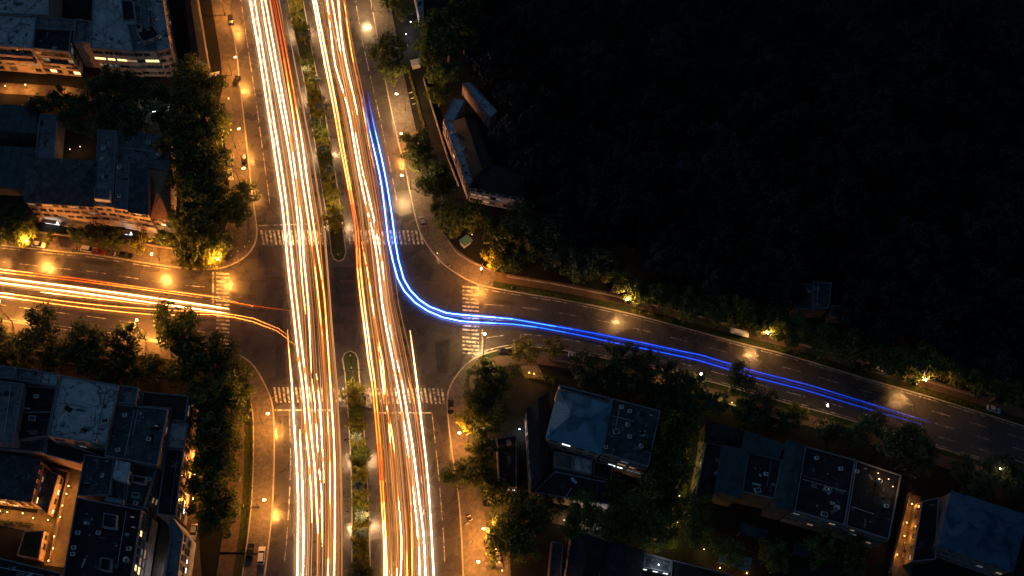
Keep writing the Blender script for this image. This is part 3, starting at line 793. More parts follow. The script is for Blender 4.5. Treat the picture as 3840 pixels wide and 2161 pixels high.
def balcony(root, pa, pb, z, depth=1.2, wall='wall_rose', h=1.0):
    """slab and railing wall along a facade line given at roof height z0"""
    a, b = pa.copy(), pb.copy(); a.z = b.z = 0
    d = (b - a).normalized(); n = Vector((d.y, -d.x, 0))
    if n.y > 0: n = -n
    ang = math.atan2(d.y, d.x); mid = (a + b) / 2 + n * depth / 2; L = (b - a).length
    s = MB(); s.box((mid.x, mid.y, z), (L, depth, .15), ang)
    e = (a + b) / 2 + n * (depth - .06); s.box((e.x, e.y, z + .08 + h / 2), (L, .1, h), ang)
    s.build('balcony', wall, root)

# --- upper left: two apartment blocks and a long shed
b = bld('apartment_block', 'pale apartment block at the left edge with an amber lit street front', 'building', (100, 300))
block(b, [(-120, -110), (188, -100), (186, 62), (-120, 50)], 12.5, 'wall_cream', 'roof_concrete', panels=(3, 2))
block(b, [(-120, 52), (140, 64), (124, 186), (-120, 168)], 12.5, 'wall_cream', 'roof_concrete', panels=(2, 1), wins=[(2, 4, 5)], lit={(2, 2, 1): 'pane_dim', (2, 0, 4): 'pane_dim'}, winsize=(2.2, 1.5))
block(b, [(140, 66), (284, 76), (282, 116), (138, 108)], 12.3, 'wall_cream', 'roof_slate', panels=(3, 1), par=.4)
block(b, [(136, 110), (272, 116), (263, 201), (124, 187)], 12.0, 'wall_cream', 'roof_black', panels=(1, 1), par=.9, wins=[(2, 4, 6), (1, 3, 2)], lit={(2, 2, 2): 'pane_dim', (2, 3, 0): 'pane_warm', (2, 3, 4): 'pane_warm'}, winsize=(2.2, 1.5))
qa, qb = P(-120, 168, 12.5), P(124, 186, 12.5)
for zz in (6.3, 9.2): balcony(b, qa.lerp(qb, .35), qa.lerp(qb, .95), zz)
balcony(b, P(140, 189, 12), P(255, 200, 12), 6.2)
b = bld('apartment_block', 'apartment block with light concrete roof and a row of yellow lit windows', 'building', (480, 290))
block(b, [(286, 74), (345, 84), (340, 166), (276, 162)], 12.2, 'wall_rose', 'roof_slate', panels=(2, 2), par=.7)
block(b, [(352, -110), (440, -110), (502, 195), (340, 182)], 13.0, 'wall_rose', 'roof_concrete', panels=(2, 4), par=.35, wins=[(2, 4, 4)], lit={(2, 1, 1): 'pane_yellow', (2, 1, 2): 'pane_yellow', (2, 1, 3): 'pane_yellow', (2, 2, 3): 'pane_dim'}, winsize=(3.0, 1.1))
block(b, [(442, -110), (540, -110), (585, 195), (504, 194)], 12.7, 'wall_rose', 'roof_slate', panels=(1, 5), par=.4, wins=[(2, 4, 3)], lit={(2, 1, 0): 'pane_yellow', (2, 1, 1): 'pane_yellow'}, winsize=(2.4, 1.2))
block(b, [(542, -110), (594, -110), (640, 184), (588, 194)], 13.2, 'wall_rose', 'roof_concrete', panels=(1, 3), par=.6, wins=[(2, 4, 2), (1, 4, 14)], lit={(1, 1, 3): 'pane_dim', (1, 2, 6): 'pane_white', (1, 2, 9): 'pane_dim'})
for pts, z in (([(455, 5), (500, 5), (508, 78), (462, 82)], 14.6), ([(508, 92), (530, 94), (532, 112), (510, 114)], 15.2)):
    block(b, pts, z, 'white_box', 'roof_black', panels=(0, 0), par=.5, z0=12.6)
block(b, [(512, 118), (572, 96), (602, 140), (536, 162)], 14.0, 'wall_white', 'roof_black', panels=(1, 1), par=.6, z0=12.6)
block(b, [(540, 60), (556, 60), (562, 112), (548, 114)], 14.4, 'wall_white', 'roof_slate', panels=(0, 0), par=.3, z0=12.6)
b = bld('shed', 'long dark pitched shed between the pale block and the lit forecourt', 'building', (740, 200))
block(b, [(682, -60), (728, -60), (778, 238), (722, 224)], 6.5, 'wall_rose', 'roof_black', 'gable', rz=1.4, wins=[(1, 2, 16)])

# --- left middle: low sheet roofs and the white walled block by the street
b = bld('metal_shed', 'blue grey sheet roofed shed beside the upper left trees', 'building', (60, 450))
block(b, [(-90, 396), (66, 404), (56, 492), (-90, 484)], 5, 'wall_dark', 'metal_grey', 'shed', rz=1.0, ribstep=2.4)
block(b, [(70, 406), (154, 412), (139, 498), (60, 494)], 5.3, 'wall_dark', 'metal_grey', 'shed', rz=1.0, ribstep=2.4)
b = bld('metal_shed', 'sheet roofed shed with a long seam at the left edge behind the white block', 'building', (40, 640))
block(b, [(-90, 548), (129, 561), (115, 630), (-90, 618)], 5, 'wall_dark', 'metal_grey', 'shed', rz=.8, ribstep=3)
block(b, [(-90, 622), (112, 634), (98, 706), (-90, 697)], 4.8, 'wall_dark', 'metal_grey', 'shed', rz=.6, ribstep=3)
b = bld('annex', 'narrow flat annex with dark blue roof beside the sheet roofed sheds', 'building', (180, 520))
block(b, [(152, 428), (219, 433), (204, 604), (131, 592)], 6.5, 'wall_dark', 'roof_slate', panels=(1, 2), par=.3)
b = bld('town_block', 'cream block with dark hipped roof and lit shop fronts along the left street', 'building', (330, 840))
block(b, [(104, 592), (359, 606), (349, 774), (94, 756)], 12, 'wall_cream', 'roof_bitumen', 'hip', ridge=[(160, 676), (298, 692)], rz=1.2, wins=[(2, 3, 8)], lit={(2, 0, 2): 'pane_dim', (2, 0, 5): 'pane_dim'}, winsize=(1.7, 1.0))
block(b, [(368, 488), (436, 492), (426, 780), (353, 774)], 11.7, 'wall_cream', 'roof_slate', panels=(1, 3), par=.3, wins=[(2, 3, 2)], winsize=(1.7, 1.0))
block(b, [(438, 492), (632, 507), (636, 640), (440, 612)], 9.0, 'wall_cream', 'roof_slate', panels=(2, 2), par=.3)
block(b, [(440, 614), (488, 620), (478, 790), (428, 782)], 12.2, 'wall_cream', 'roof_slate', panels=(1, 2), par=.25, wins=[(2, 3, 2)], winsize=(1.7, 1.0))
block(b, [(490, 620), (554, 626), (554, 802), (480, 791)], 12.6, 'wall_cream', 'roof_bitumen', 'shed', rz=.5, wins=[(2, 3, 3)], lit={(2, 0, 1): 'pane_dim'}, winsize=(1.7, 1.0))
block(b, [(560, 640), (636, 640), (640, 826), (566, 812)], 8.6, 'wall_cream', 'roof_tile_lamplit', 'hip', ridge=[(590, 720), (600, 736)], rz=2.2, wins=[(2, 2, 3)], lit={(2, 1, 1): 'pane_warm'})
block(b, [(354, 706), (414, 712), (412, 752), (352, 746)], 13.6, 'white_box', 'roof_slate', panels=(2, 1), par=.3, z0=11.7)

# --- lower left: the tall block with courtyards
b = bld('corner_block', 'tall flat roofed block of stepped roofs at the lower left street corner', 'building', (480, 1700))
block(b, [(-110, 1362), (64, 1380), (60, 1424), (-110, 1412)], 13.8, 'wall_rose', 'roof_slate', panels=(3, 1), par=.7)
block(b, [(66, 1381), (150, 1392), (146, 1440), (62, 1428)], 13.4, 'wall_rose', 'roof_slate', panels=(3, 1), par=.7)
block(b, [(152, 1394), (222, 1404), (216, 1452), (148, 1442)], 13.6, 'wall_rose', 'roof_concrete', panels=(1, 1), par=.6)
block(b, [(-110, 1416), (92, 1440), (52, 1666), (-110, 1655)], 14.5, 'wall_rose', 'roof_slate', panels=(1, 2), par=.3)
block(b, [(94, 1446), (214, 1456), (178, 1638), (58, 1652)], 12.0, 'wall_rose', 'roof_black', panels=(1, 1), par=.3)
block(b, [(226, 1408), (447, 1446), (401, 1671), (181, 1638)], 16.5, 'wall_rose', 'roof_concrete', panels=(1, 2), par=.5, wins=[(2, 2, 3), (3, 2, 5)], winsize=(2.4, 1.4))
block(b, [(449, 1446), (521, 1454), (508, 1518), (437, 1514)], 15.5, 'wall_white', 'roof_slate', panels=(1, 1), par=.5, wins=[(1, 2, 2)])
block(b, [(434, 1517), (633, 1536), (592, 1748), (393, 1712)], 15.2, 'wall_rose', 'roof_bitumen', panels=(1, 2), par=.55, wins=[(1, 4, 7), (2, 1, 4)], lit={(1, 2, 3): 'pane_dim'}, winsize=(1.8, 1.4))
block(b, [(538, 1470), (709, 1486), (696, 1584), (640, 1578), (646, 1536), (530, 1526)], 12.2, 'wall_rose', 'roof_tile', panels=(0, 0), par=.5, wins=[(1, 3, 4)])
block(b, [(642, 1583), (706, 1589), (691, 1686), (624, 1678)], 12.0, 'wall_rose', 'roof_concrete', panels=(1, 2), par=.5, wins=[(1, 3, 4)])
block(b, [(624, 1682), (690, 1690), (661, 1940), (588, 1930)], 11.4, 'wall_rose', 'roof_black', panels=(1, 3), par=.5, wins=[(1, 3, 9)], lit={(1, 2, 1): 'pane_warm', (1, 2, 4): 'pane_dim', (1, 2, 6): 'pane_warm', (1, 2, 7): 'pane_white'})
block(b, [(180, 1642), (396, 1714), (300, 1740), (170, 1706)], 10.0, 'wall_rose', 'roof_black', panels=(0, 0), par=.6)
block(b, [(-110, 1660), (178, 1642), (168, 1700), (-110, 1676)], 10.2, 'wall_rose', 'roof_bitumen', panels=(2, 1), par=.6)
block(b, [(319, 1704), (431, 1722), (414, 1860), (290, 1862)], 13.2, 'wall_rose', 'roof_bitumen', panels=(2, 1), par=.5, wins=[(3, 2, 4)])
block(b, [(434, 1726), (489, 1735), (478, 1810), (422, 1792)], 15.6, 'white_box', 'roof_concrete', panels=(1, 1), par=0, wins=[(1, 1, 2)])
block(b, [(418, 1796), (476, 1814), (466, 1892), (404, 1870)], 12.0, 'wall_white', 'roof_bitumen', panels=(1, 1), par=.5)
block(b, [(493, 1738), (593, 1752), (541, 1910), (470, 1894)], 12.2, 'wall_rose', 'roof_bitumen', panels=(2, 2), par=.7, wins=[(1, 3, 5)], lit={(1, 1, 2): 'pane_dim', (1, 2, 3): 'pane_dim'})
block(b, [(500, 1782), (552, 1790), (544, 1818), (494, 1808)], 13.8, 'white_box', 'roof_black', panels=(2, 1), par=.4, z0=12.2)
block(b, [(396, 1862), (466, 1876), (462, 1894), (392, 1880)], 14.2, 'wall_white', 'roof_concrete', panels=(1, 1), par=.3, z0=12)
block(b, [(290, 1866), (536, 1913), (488, 2215), (238, 2165)], 15.2, 'wall_rose', 'roof_black', panels=(2, 3), par=.7, wins=[(1, 3, 9), (3, 3, 7)], lit={(1, 0, 2): 'pane_warm', (1, 1, 2): 'pane_warm', (1, 0, 6): 'pane_warm', (1, 1, 6): 'pane_warm', (1, 1, 5): 'pane_dim', (1, 2, 4): 'pane_dim'}, winsize=(1.8, 1.6))
block(b, [(390, 1924), (440, 1932), (436, 1986), (384, 1978)], 16.8, 'white_box', 'roof_black', panels=(0, 0), par=.4, z0=15.2)
block(b, [(378, 2090), (420, 2096), (416, 2146), (372, 2138)], 16.6, 'white_box', 'roof_black', panels=(0, 0), par=.4, z0=15.2)
b = bld('stair_tower', 'slim pale tower with a bluish lit front at the bottom left', 'building', (650, 2080))
block(b, [(632, 1944), (652, 1944), (690, 2000), (660, 2215), (612, 2215), (640, 2010)], 14, 'wall_white', 'roof_slate', panels=(0, 0), par=.4, wins=[(4, 3, 3), (2, 3, 6)], lit={(2, 2, 2): 'pane_white', (2, 2, 3): 'pane_white', (4, 2, 1): 'pane_white'})
b = bld('courtyard_house', 'dark roofed house facing the lit courtyard at the lower left', 'building', (60, 1860))
block(b, [(-110, 1682), (149, 1726), (112, 1880), (-110, 1856)], 9.5, 'wall_cream', 'roof_bitumen', 'hip', ridge=[(-60, 1772), (60, 1790)], rz=1.2, wins=[(1, 3, 4), (2, 3, 6)], lit={(2, 1, 3): 'pane_warm', (2, 1, 4): 'pane_dim', (1, 1, 1): 'pane_dim', (1, 1, 3): 'pane_warm', (2, 2, 2): 'pane_warm', (2, 2, 5): 'pane_warm'})
b = bld('annex', 'low lean to annex with dark roof along the lit courtyard path', 'building', (170, 1860))
block(b, [(176, 1760), (221, 1780), (178, 1928), (136, 1892)], 4.5, 'wall_cream', 'roof_bitumen', panels=(1, 3), par=.3, wins=[(1, 1, 4)], lit={(1, 0, 1): 'pane_warm', (1, 0, 3): 'pane_warm'})
b = bld('hut', 'small green roofed hut in the lower left courtyard garden', 'building', (130, 2060))
block(b, [(92, 1992), (168, 1990), (146, 2100), (64, 2084)], 3.5, 'wall_cream', 'lawn', panels=(1, 1), par=.35, parm='wall_cream', wins=[(1, 1, 3)])
b = bld('bottom_block', 'dark flat roof strip along the bottom left edge', 'building', (150, 2200))
block(b, [(-110, 2066), (232, 2150), (225, 2230), (-110, 2230)], 10, 'wall_rose', 'roof_black', panels=(4, 1), par=.5)

# --- right of the avenue, below the right street
b = bld('blue_roof_house', 'house with a pale blue sheet metal hipped roof beside a cluttered terrace', 'building', (2200, 1720))
block(b, [(2096, 1466), (2292, 1520), (2252, 1700), (2050, 1640)], 13, 'wall_rose', 'metal_blue', 'hip', ridge=[(2146, 1556), (2194, 1578)], rz=2.2, ribstep=.9, wins=[(2, 3, 4)], lit={(2, 0, 2): 'pane_white'}, winsize=(2.0, 1.1))
block(b, [(2096, 1446), (2288, 1496), (2289, 1516), (2098, 1464)], 11.5, 'wall_rose', 'roof_bitumen', panels=(4, 1), par=.8)
block(b, [(2294, 1496), (2476, 1543), (2430, 1753), (2258, 1702)], 12, 'wall_rose', 'roof_bitumen', panels=(2, 3), par=.6, wins=[(2, 3, 5)], lit={(2, 1, 1): 'pane_dim', (2, 2, 3): 'pane_white', (2, 2, 2): 'pane_white'}, winsize=(2.0, 1.1))
block(b, [(2078, 1694), (2150, 1710), (2146, 1766), (2078, 1752)], 7, 'wall_white', 'metal_grey', panels=(2, 1), par=.5)
block(b, [(2152, 1710), (2222, 1726), (2217, 1782), (2148, 1767)], 7, 'wall_white', 'roof_concrete', panels=(2, 1), par=.5)
block(b, [(2226, 1728), (2300, 1748), (2290, 1806), (2222, 1788)], 6, 'wall_dark', 'roof_black', panels=(1, 1), par=.4)
b = bld('tiled_wing', 'dark L shaped tiled wing around the blue roofed house', 'building', (2000, 1700))
block(b, [(1976, 1540), (2058, 1474), (2054, 1760), (1994, 1846)], 8, 'wall_rose', 'roof_black', 'gable', rz=1.6, wins=[(3, 2, 8)])
block(b, [(1998, 1848), (2080, 1768), (2292, 1812), (2282, 1894)], 7.8, 'wall_rose', 'roof_black', panels=(3, 1), par=.4, wins=[(2, 2, 7)], lit={(2, 1, 1): 'pane_warm', (2, 1, 2): 'pane_warm', (2, 1, 5): 'pane_white', (2, 1, 0): 'pane_dim'})
b = bld('flat_shed', 'low black flat roofed shed behind the trees of the lower right pavement', 'building', (1900, 1740))
block(b, [(1862, 1644), (1937, 1633), (1938, 1832), (1872, 1827)], 4, 'wall_dark', 'roof_black', panels=(1, 3), par=.3, wins=[(2, 1, 3)], lit={(2, 0, 0): 'pane_white', (2, 0, 1): 'pane_white'})
b = bld('pitched_house', 'dark pitched house with a lit west wall at the bottom edge', 'building', (2200, 2120))
block(b, [(2150, 2000), (2264, 2032), (2232, 2230), (2112, 2230)], 9, 'wall_rose', 'roof_black', 'gable', rz=1.5, wins=[(3, 2, 6)], lit={(3, 1, 2): 'pane_dim'})
block(b, [(2070, 2030), (2112, 2040), (2100, 2230), (2050, 2230)], 4, 'wall_dark', 'roof_bitumen', panels=(1, 3), par=.4)
b = bld('terrace_house', 'dark house with a white lit roof terrace at the bottom edge', 'building', (2380, 2150))
block(b, [(2272, 2034), (2414, 2069), (2400, 2230), (2242, 2230)], 8, 'wall_rose', 'roof_black', 'gable', rz=1.4, wins=[(3, 2, 6)])
block(b, [(2418, 2074), (2520, 2102), (2512, 2150), (2410, 2130)], 6, 'wall_dark', 'roof_bitumen', panels=(2, 1), par=.5, wins=[(2, 1, 5)], lit={(2, 0, 0): 'pane_white', (2, 0, 2): 'pane_white', (2, 0, 4): 'pane_white'})
b = bld('low_house', 'low blue black roof at the bottom edge left of the teal canopy', 'building', (2620, 2190))
block(b, [(2518, 2100), (2752, 2158), (2744, 2230), (2508, 2230)], 6, 'wall_dark', 'roof_black', panels=(4, 1), par=.4)

b = bld('long_block', 'long dark block of mixed roofs with bluish parapets at the lower right', 'building', (3000, 1850))
block(b, [(2653, 1581), (2792, 1618), (2783, 1680), (2646, 1657)], 10, 'wall_dark', 'roof_black', 'hip', ridge=[(2690, 1620), (2750, 1640)], rz=1.5)
block(b, [(2646, 1660), (2708, 1670), (2682, 1858), (2600, 1892)], 9, 'wall_dark', 'roof_black', panels=(1, 3), par=.3, wins=[(3, 2, 7)])
block(b, [(2712, 1676), (2802, 1694), (2776, 1864), (2686, 1840)], 12, 'wall_dark', 'metal_grey', 'shed', rz=.6, ribstep=.9)
block(b, [(2796, 1622), (2932, 1666), (2916, 1720), (2784, 1684)], 12.5, 'wall_dark', 'metal_grey', 'shed', rz=.8, ribstep=.9)
block(b, [(2806, 1696), (2932, 1726), (2904, 1872), (2780, 1846)], 11.4, 'wall_dark', 'roof_black', panels=(2, 2), par=.4)
block(b, [(2948, 1655), (3015, 1673), (2972, 1914), (2906, 1897)], 12.6, 'wall_dark', 'metal_grey', 'gable', rz=.6, ribstep=.9)
block(b, [(3018, 1674), (3207, 1726), (3166, 1972), (2976, 1918)], 12, 'wall_slate', 'roof_black', panels=(3, 3), par=.5, wins=[(2, 3, 7)], winsize=(1.7, 1.1))
block(b, [(3210, 1728), (3378, 1784), (3332, 2026), (3170, 1974)], 12, 'wall_slate', 'roof_black', panels=(2, 3), par=.5, wins=[(2, 3, 7), (1, 2, 5)], winsize=(1.7, 1.1))
b = bld('navy_roof_house', 'house with a large navy blue seamed metal hipped roof at the right edge', 'building', (3700, 2100))
block(b, [(3572, 1844), (3852, 1935), (3796, 2143), (3522, 2045)], 10, 'wall_slate', 'metal_navy', 'hip', ridge=[(3646, 1974), (3746, 2002)], rz=2.4, ribstep=.9, wins=[(2, 3, 8)])
b = bld('alley_house', 'dark flat house on the right side of the amber lit alley', 'building', (3470, 2000))
block(b, [(3456, 1880), (3520, 1866), (3508, 2100), (3418, 2108)], 6, 'wall_dark', 'roof_black', panels=(1, 3), par=.4, wins=[(3, 1, 6)])
for i, (pts, m, lb) in enumerate((
    ([(2781, 1959), (2882, 1990), (2872, 2026), (2770, 2000)], 'metal_grey', 'small grey sheet canopy south of the long dark block'),
    ([(2984, 2031), (3064, 2052), (3051, 2099), (2973, 2078)], 'metal_grey', 'small square sheet canopy below the middle of the long dark block'),
    ([(3171, 2099), (3249, 2122), (3239, 2170), (3161, 2146)], 'metal_grey', 'small sheet canopy at the bottom edge left of the amber alley'),
    ([(2708, 2063), (2822, 2094), (2807, 2146), (2692, 2109)], 'tarp_teal', 'pale teal canopy among lit trees at the bottom edge'))):
    b = thing('canopy', lb, 'canopy', P(*pts[3]))
    q = PL(pts, 3.2); s = MB(); s.prism(q, 3.1, 3.2, bottom=True); s.build('canopy_roof', m, b)
    for p in inset(q, .4):
        s = MB(); s.tube([(p.x, p.y, -.05), (p.x, p.y, 3.1)], .06); s.build('post', 'steel_grey', b)

# --- upper right of the crossing: the bent building in the trees, dark roofs beyond
b = bld('bent_building', 'bent building with pale ledge roof and dark tiled ridge among the trees', 'building', (1800, 700))
block(b, [(1700, 369), (1744, 377), (1702, 457), (1662, 450)], 8, 'wall_rose', 'roof_concrete', panels=(1, 2), par=.35, wins=[(3, 2, 4)])
block(b, [(1662, 452), (1700, 460), (1776, 676), (1756, 700)], 8.2, 'wall_rose', 'roof_concrete', panels=(1, 5), par=.35, wins=[(3, 2, 10)], lit={(3, 1, 5): 'pane_warm', (3, 1, 7): 'pane_dim'})
block(b, [(1702, 458), (1784, 456), (1842, 620), (1770, 668)], 8.6, 'wall_rose', 'roof_tile', 'gable', rz=2.0)
block(b, [(1846, 622), (1982, 650), (1964, 742), (1762, 702)], 8.8, 'wall_white', 'roof_black', 'hip', ridge=[(1815, 655), (1950, 690)], rz=2.0, wins=[(2, 3, 8)], lit={(2, 1, 6): 'pane_dim'}, winsize=(1.7, 1.1))
b = bld('side_wing', 'detached pale flat wing north of the bent building', 'building', (1800, 420))
block(b, [(1734, 312), (1764, 309), (1866, 418), (1838, 446)], 6, 'wall_rose', 'roof_concrete', panels=(1, 5), par=.3)
b = bld('gatehouse', 'slim pale building at the top edge among the right hand trees', 'building', (1575, 70))
block(b, [(1548, -60), (1582, -60), (1590, 40), (1572, 62)], 6, 'wall_white', 'roof_concrete', panels=(1, 3), par=.3)
b = bld('dark_house', 'barely lit house in the dark wood above the right street', 'building', (3050, 1160))
block(b, [(2984, 1067), (3046, 1064), (3042, 1162), (2981, 1162)], 6, 'wall_dark', 'roof_bitumen', panels=(2, 2), par=.3)
block(b, [(3048, 1056), (3118, 1062), (3108, 1158), (3044, 1160)], 6.6, 'wall_dark', 'roof_bitumen', panels=(2, 2), par=.3)
b = bld('hut', 'small dark hut beside the barely lit house in the wood', 'building', (3140, 1190))
block(b, [(3115, 1145), (3177, 1150), (3170, 1195), (3110, 1190)], 4, 'wall_dark', 'roof_bitumen', panels=(1, 1), par=.3)
b = bld('dark_house', 'faint dark house at the right edge beyond the wood', 'building', (3800, 1090))
block(b, [(3790, 1046), (3870, 1060), (3866, 1092), (3786, 1078)], 5, 'wall_dark', 'roof_bitumen', panels=(1, 1), par=.3)
b = bld('dark_house', 'faint square roof in the dark wood left of the right edge', 'building', (3550, 1110))
block(b, [(3524, 1056), (3586, 1064), (3578, 1124), (3516, 1114)], 5, 'wall_dark', 'roof_black', panels=(1, 1), par=.3)

# lit glass shop fronts and the canopy of the white lit market
def shop(label, x0, y0, x1, y1, m, h=2.6, at=None):
    a, b_ = P(x0, y0), P(x1, y1); d = (b_ - a).normalized(); ang = math.atan2(d.y, d.x); L = (b_ - a).length; mid = (a + b_) / 2
    t = thing('shop_front', label, 'shop front', mid, ang)
    n = max(2, int(L / 2.2))
    for k in range(n):
        s = MB(); s.box((-L / 2 + L * (k + .5) / n, 0, h / 2), (L / n - .15, .06, h - .3)); s.build('pane', m, t, local=True)
        s = MB(); s.box((-L / 2 + L * k / n, 0, h / 2), (.12, .12, h)); s.build('post', 'steel_dark', t, local=True)
    s = MB(); s.box((0, -.5, h + .1), (L, 1.4, .12)); s.build('awning', 'frame_white', t, local=True)
shop('white lit shop front at the left end of the cream block', 170, 838, 225, 846, 'pane_white')
shop('white lit shop front below the middle of the cream block', 462, 880, 500, 884, 'pane_white')
shop('bright shop front at the right end of the cream block', 560, 890, 640, 898, 'pane_warm')
shop('dim warm shop front below the left half of the cream block', 240, 850, 330, 862, 'pane_dim')
shop('bluish white lit front low on the slim tower at the bottom left', 618, 2200, 632, 2110, 'pane_white')
shop('warm lit front on the lane at the bottom left', 668, 2190, 676, 2140, 'pane_warm')
t = thing('market_canopy', 'open canopy lit by white tubes among the upper left trees', 'canopy', P(590, 430))
q = PL([(540, 372), (632, 382), (622, 420), (534, 410)], 3.4)
s = MB(); s.prism(q, 3.3, 3.4, bottom=True); s.build('canopy_roof', 'tarp_teal', t)
for p in inset(q, .4):
    s = MB(); s.tube([(p.x, p.y, -.05), (p.x, p.y, 3.3)], .06); s.build('post', 'steel_grey', t)
for k in range(5):
    p = q[3].lerp(q[2], .1 + .2 * k); s = MB(); s.box((p.x, p.y - .4, 3.25), (.9 + .3 * (k % 2), .12, .12), .2); s.build('tube_light', 'bulb_white', t)
# ------------------------------------------------------------------ street lamps
glow('bulb_small', (1, .55, .2), 3)
AMB = (1, .35, .055); WRM = (1, .56, .22); WHT = (.82, .94, 1.0)
def lamp_builder(kind, h=9.0, arm=2.6, col=AMB, power=2600, glowm='lamp_amber'):
    def f():
        t = empty('street_lamp')
        s = MB(); s.tube([(0, 0, 0), (0, 0, 3), (0, 0, h - .9), (.12, 0, h - .35), (.6, 0, h), (arm - .4, 0, h + .12)], [.13, .11, .085, .08, .07, .06], 7); s.build('pole', 'steel_dark', t, local=True)
        s = MB(); s.tube([(0, 0, -.02), (0, 0, .5)], .2, 8); s.build('base', 'steel_dark', t, local=True)
        s = MB(); s.box((arm, 0, h + .2), (.9, .34, .14), taper=.7); hd = s.build('lamp_head', 'steel_grey', t, local=True)
        s = MB(); s.ball((arm + .12, 0, h + .08), (.52, .30, .17), 10, 6); s.build('lens', glowm, hd, local=True)
        ld = bpy.data.lights.new('light', 'POINT'); ld.energy = power; ld.color = col; ld.shadow_soft_size = .35; ld.specular_factor = .5
        lo = bpy.data.objects.new('light', ld); COL.objects.link(lo); lo.parent = t; lo.location = (arm, 0, h - .2)
        return t
    return f
def lamp(label, pool, base, kind='amber'):
    """pool: photo position of the ground right under the lamp head; base: photo direction of the post"""
    a, b = P(*pool), P(*base); d = (b - a).normalized()
    kw = dict(amber=(AMB, 13000, 'lamp_amber'), warm=(WRM, 13000, 'lamp_white'), bright=(AMB, 16000, 'lamp_amber'), soft=(WRM, 1300, 'lamp_white'), flood=(AMB, 22000, 'lamp_amber'), dim=((1, .46, .13), 6500, 'lamp_white'))[kind]
    p = a + d * 2.6; p.z = .1
    make('lamp_' + kind, lamp_builder(kind, col=kw[0], power=kw[1], glowm=kw[2]), label, 'street lamp', p, math.atan2(-d.y, -d.x), 1.0, 'street lamps along the roads')
lamp('amber street lamp at the top of the left forecourt', (872, 60), (820, 60), 'bright')
lamp('amber street lamp with its arm over the rounded end of the left forecourt', (898, 280), (850, 285), 'bright')
lamp('street lamp over the left pavement below the rounded forecourt', (912, 545), (868, 560), 'bright')
lamp('street lamp beside parked cars on the left pavement of the avenue', (930, 690), (890, 690), 'amber')
lamp('street lamp at the upper left corner of the crossing', (838, 1022), (825, 960), 'flood')
lamp('street lamp in front of the cream block on the left street', (598, 1004), (598, 950), 'flood')
lamp('street lamp in the tree by the kerb at the far left street', (139, 955), (135, 900), 'flood')
lamp('leftmost street lamp on the upper kerb of the left street', (5, 950), (0, 900), 'flood')
lamp('leftmost street lamp on the lower kerb of the left street', (45, 1182), (50, 1240), 'flood')
lamp('street lamp between the trees on the lower kerb of the left street', (545, 1250), (550, 1310), 'flood')
lamp('street lamp on the lower left pavement nearest the crossing', (1020, 1590), (960, 1590), 'bright')
lamp('street lamp on the lower left pavement near the bottom', (1008, 1905), (950, 1905), 'bright')
lamp('street lamp by the light green trees on the lower right pavement', (1722, 1660), (1780, 1660), 'amber')
lamp('warm street lamp by the bushes near the bottom of the right pavement', (1810, 2010), (1850, 2010), 'bright')
lamp('street lamp on the right pavement at the bottom edge', (1790, 2130), (1830, 2130), 'amber')
lamp('street lamp at the top of the right pavement', (1372, 45), (1420, 45), 'warm')
lamp('street lamp on the right pavement under the big round tree', (1492, 415), (1540, 415), 'warm')
lamp('street lamp on the right pavement below the pair of round trees', (1510, 560), (1560, 550), 'amber')
lamp('street lamp on the right kerb above the upper zebra crossing', (1512, 715), (1570, 705), 'warm')
lamp('street lamp in the bright yellow tree at the upper right corner', (1800, 1056), (1812, 1000), 'bright')
lamp('street lamp at the lower right corner beside the right zebra crossing', (1812, 1300), (1812, 1350), 'warm')
lamp('second street lamp on the upper kerb of the right street', (2332, 1168), (2345, 1130), 'dim')
lamp('third street lamp on the upper kerb of the right street by the shelter', (2846, 1292), (2860, 1250), 'dim')
lamp('fourth street lamp on the upper kerb of the right street', (3420, 1462), (3432, 1420), 'dim')
lamp('street lamp on the lower kerb of the right street above the navy roof', (3690, 1790), (3680, 1850), 'soft')
lamp('street lamp on the lower kerb of the right street behind the dark trees', (2600, 1445), (2590, 1500), 'soft')
lamp('street lamp on the lower kerb of the right street between two clumps', (3060, 1560), (3045, 1610), 'soft')

def median_lamp():  # lit twin heads added to brighten the avenue
    t = empty('median_lamp'); h = 10.5
    s = MB(); s.tube([(0, 0, 0), (0, 0, h)], [.16, .09], 8); s.build('pole', 'steel_grey', t, local=True)
    s = MB(); s.tube([(0, 0, -.02), (0, 0, .6)], .25, 8); s.build('base', 'steel_grey', t, local=True)
    s = MB(); s.tube([(-2.6, 0, h + .25), (-1.2, 0, h + .2), (0, 0, h - .1), (1.2, 0, h + .2), (2.6, 0, h + .25)], .06, 6); s.build('arm', 'steel_grey', t, local=True)
    for sx in (-1, 1):
        s = MB(); s.box((sx * 2.8, 0, h + .3), (1.0, .36, .14), taper=.7); hd = s.build('lamp_head', 'steel_dark', t, local=True)
        s = MB(); s.box((sx * 2.8, 0, h + .21), (.7, .26, .05)); s.build('lens', 'lamp_white', hd, local=True)
        ld = bpy.data.lights.new('light', 'SPOT'); ld.energy = 7000; ld.color = (1, .55, .24); ld.spot_size = R(150); ld.spot_blend = .6; ld.shadow_soft_size = .3
        lo = bpy.data.objects.new('light', ld); COL.objects.link(lo); lo.parent = t; lo.location = (sx * 2.9, 0, h + .1)
        lo.rotation_euler = (0, sx * R(-28), 0)
    return t
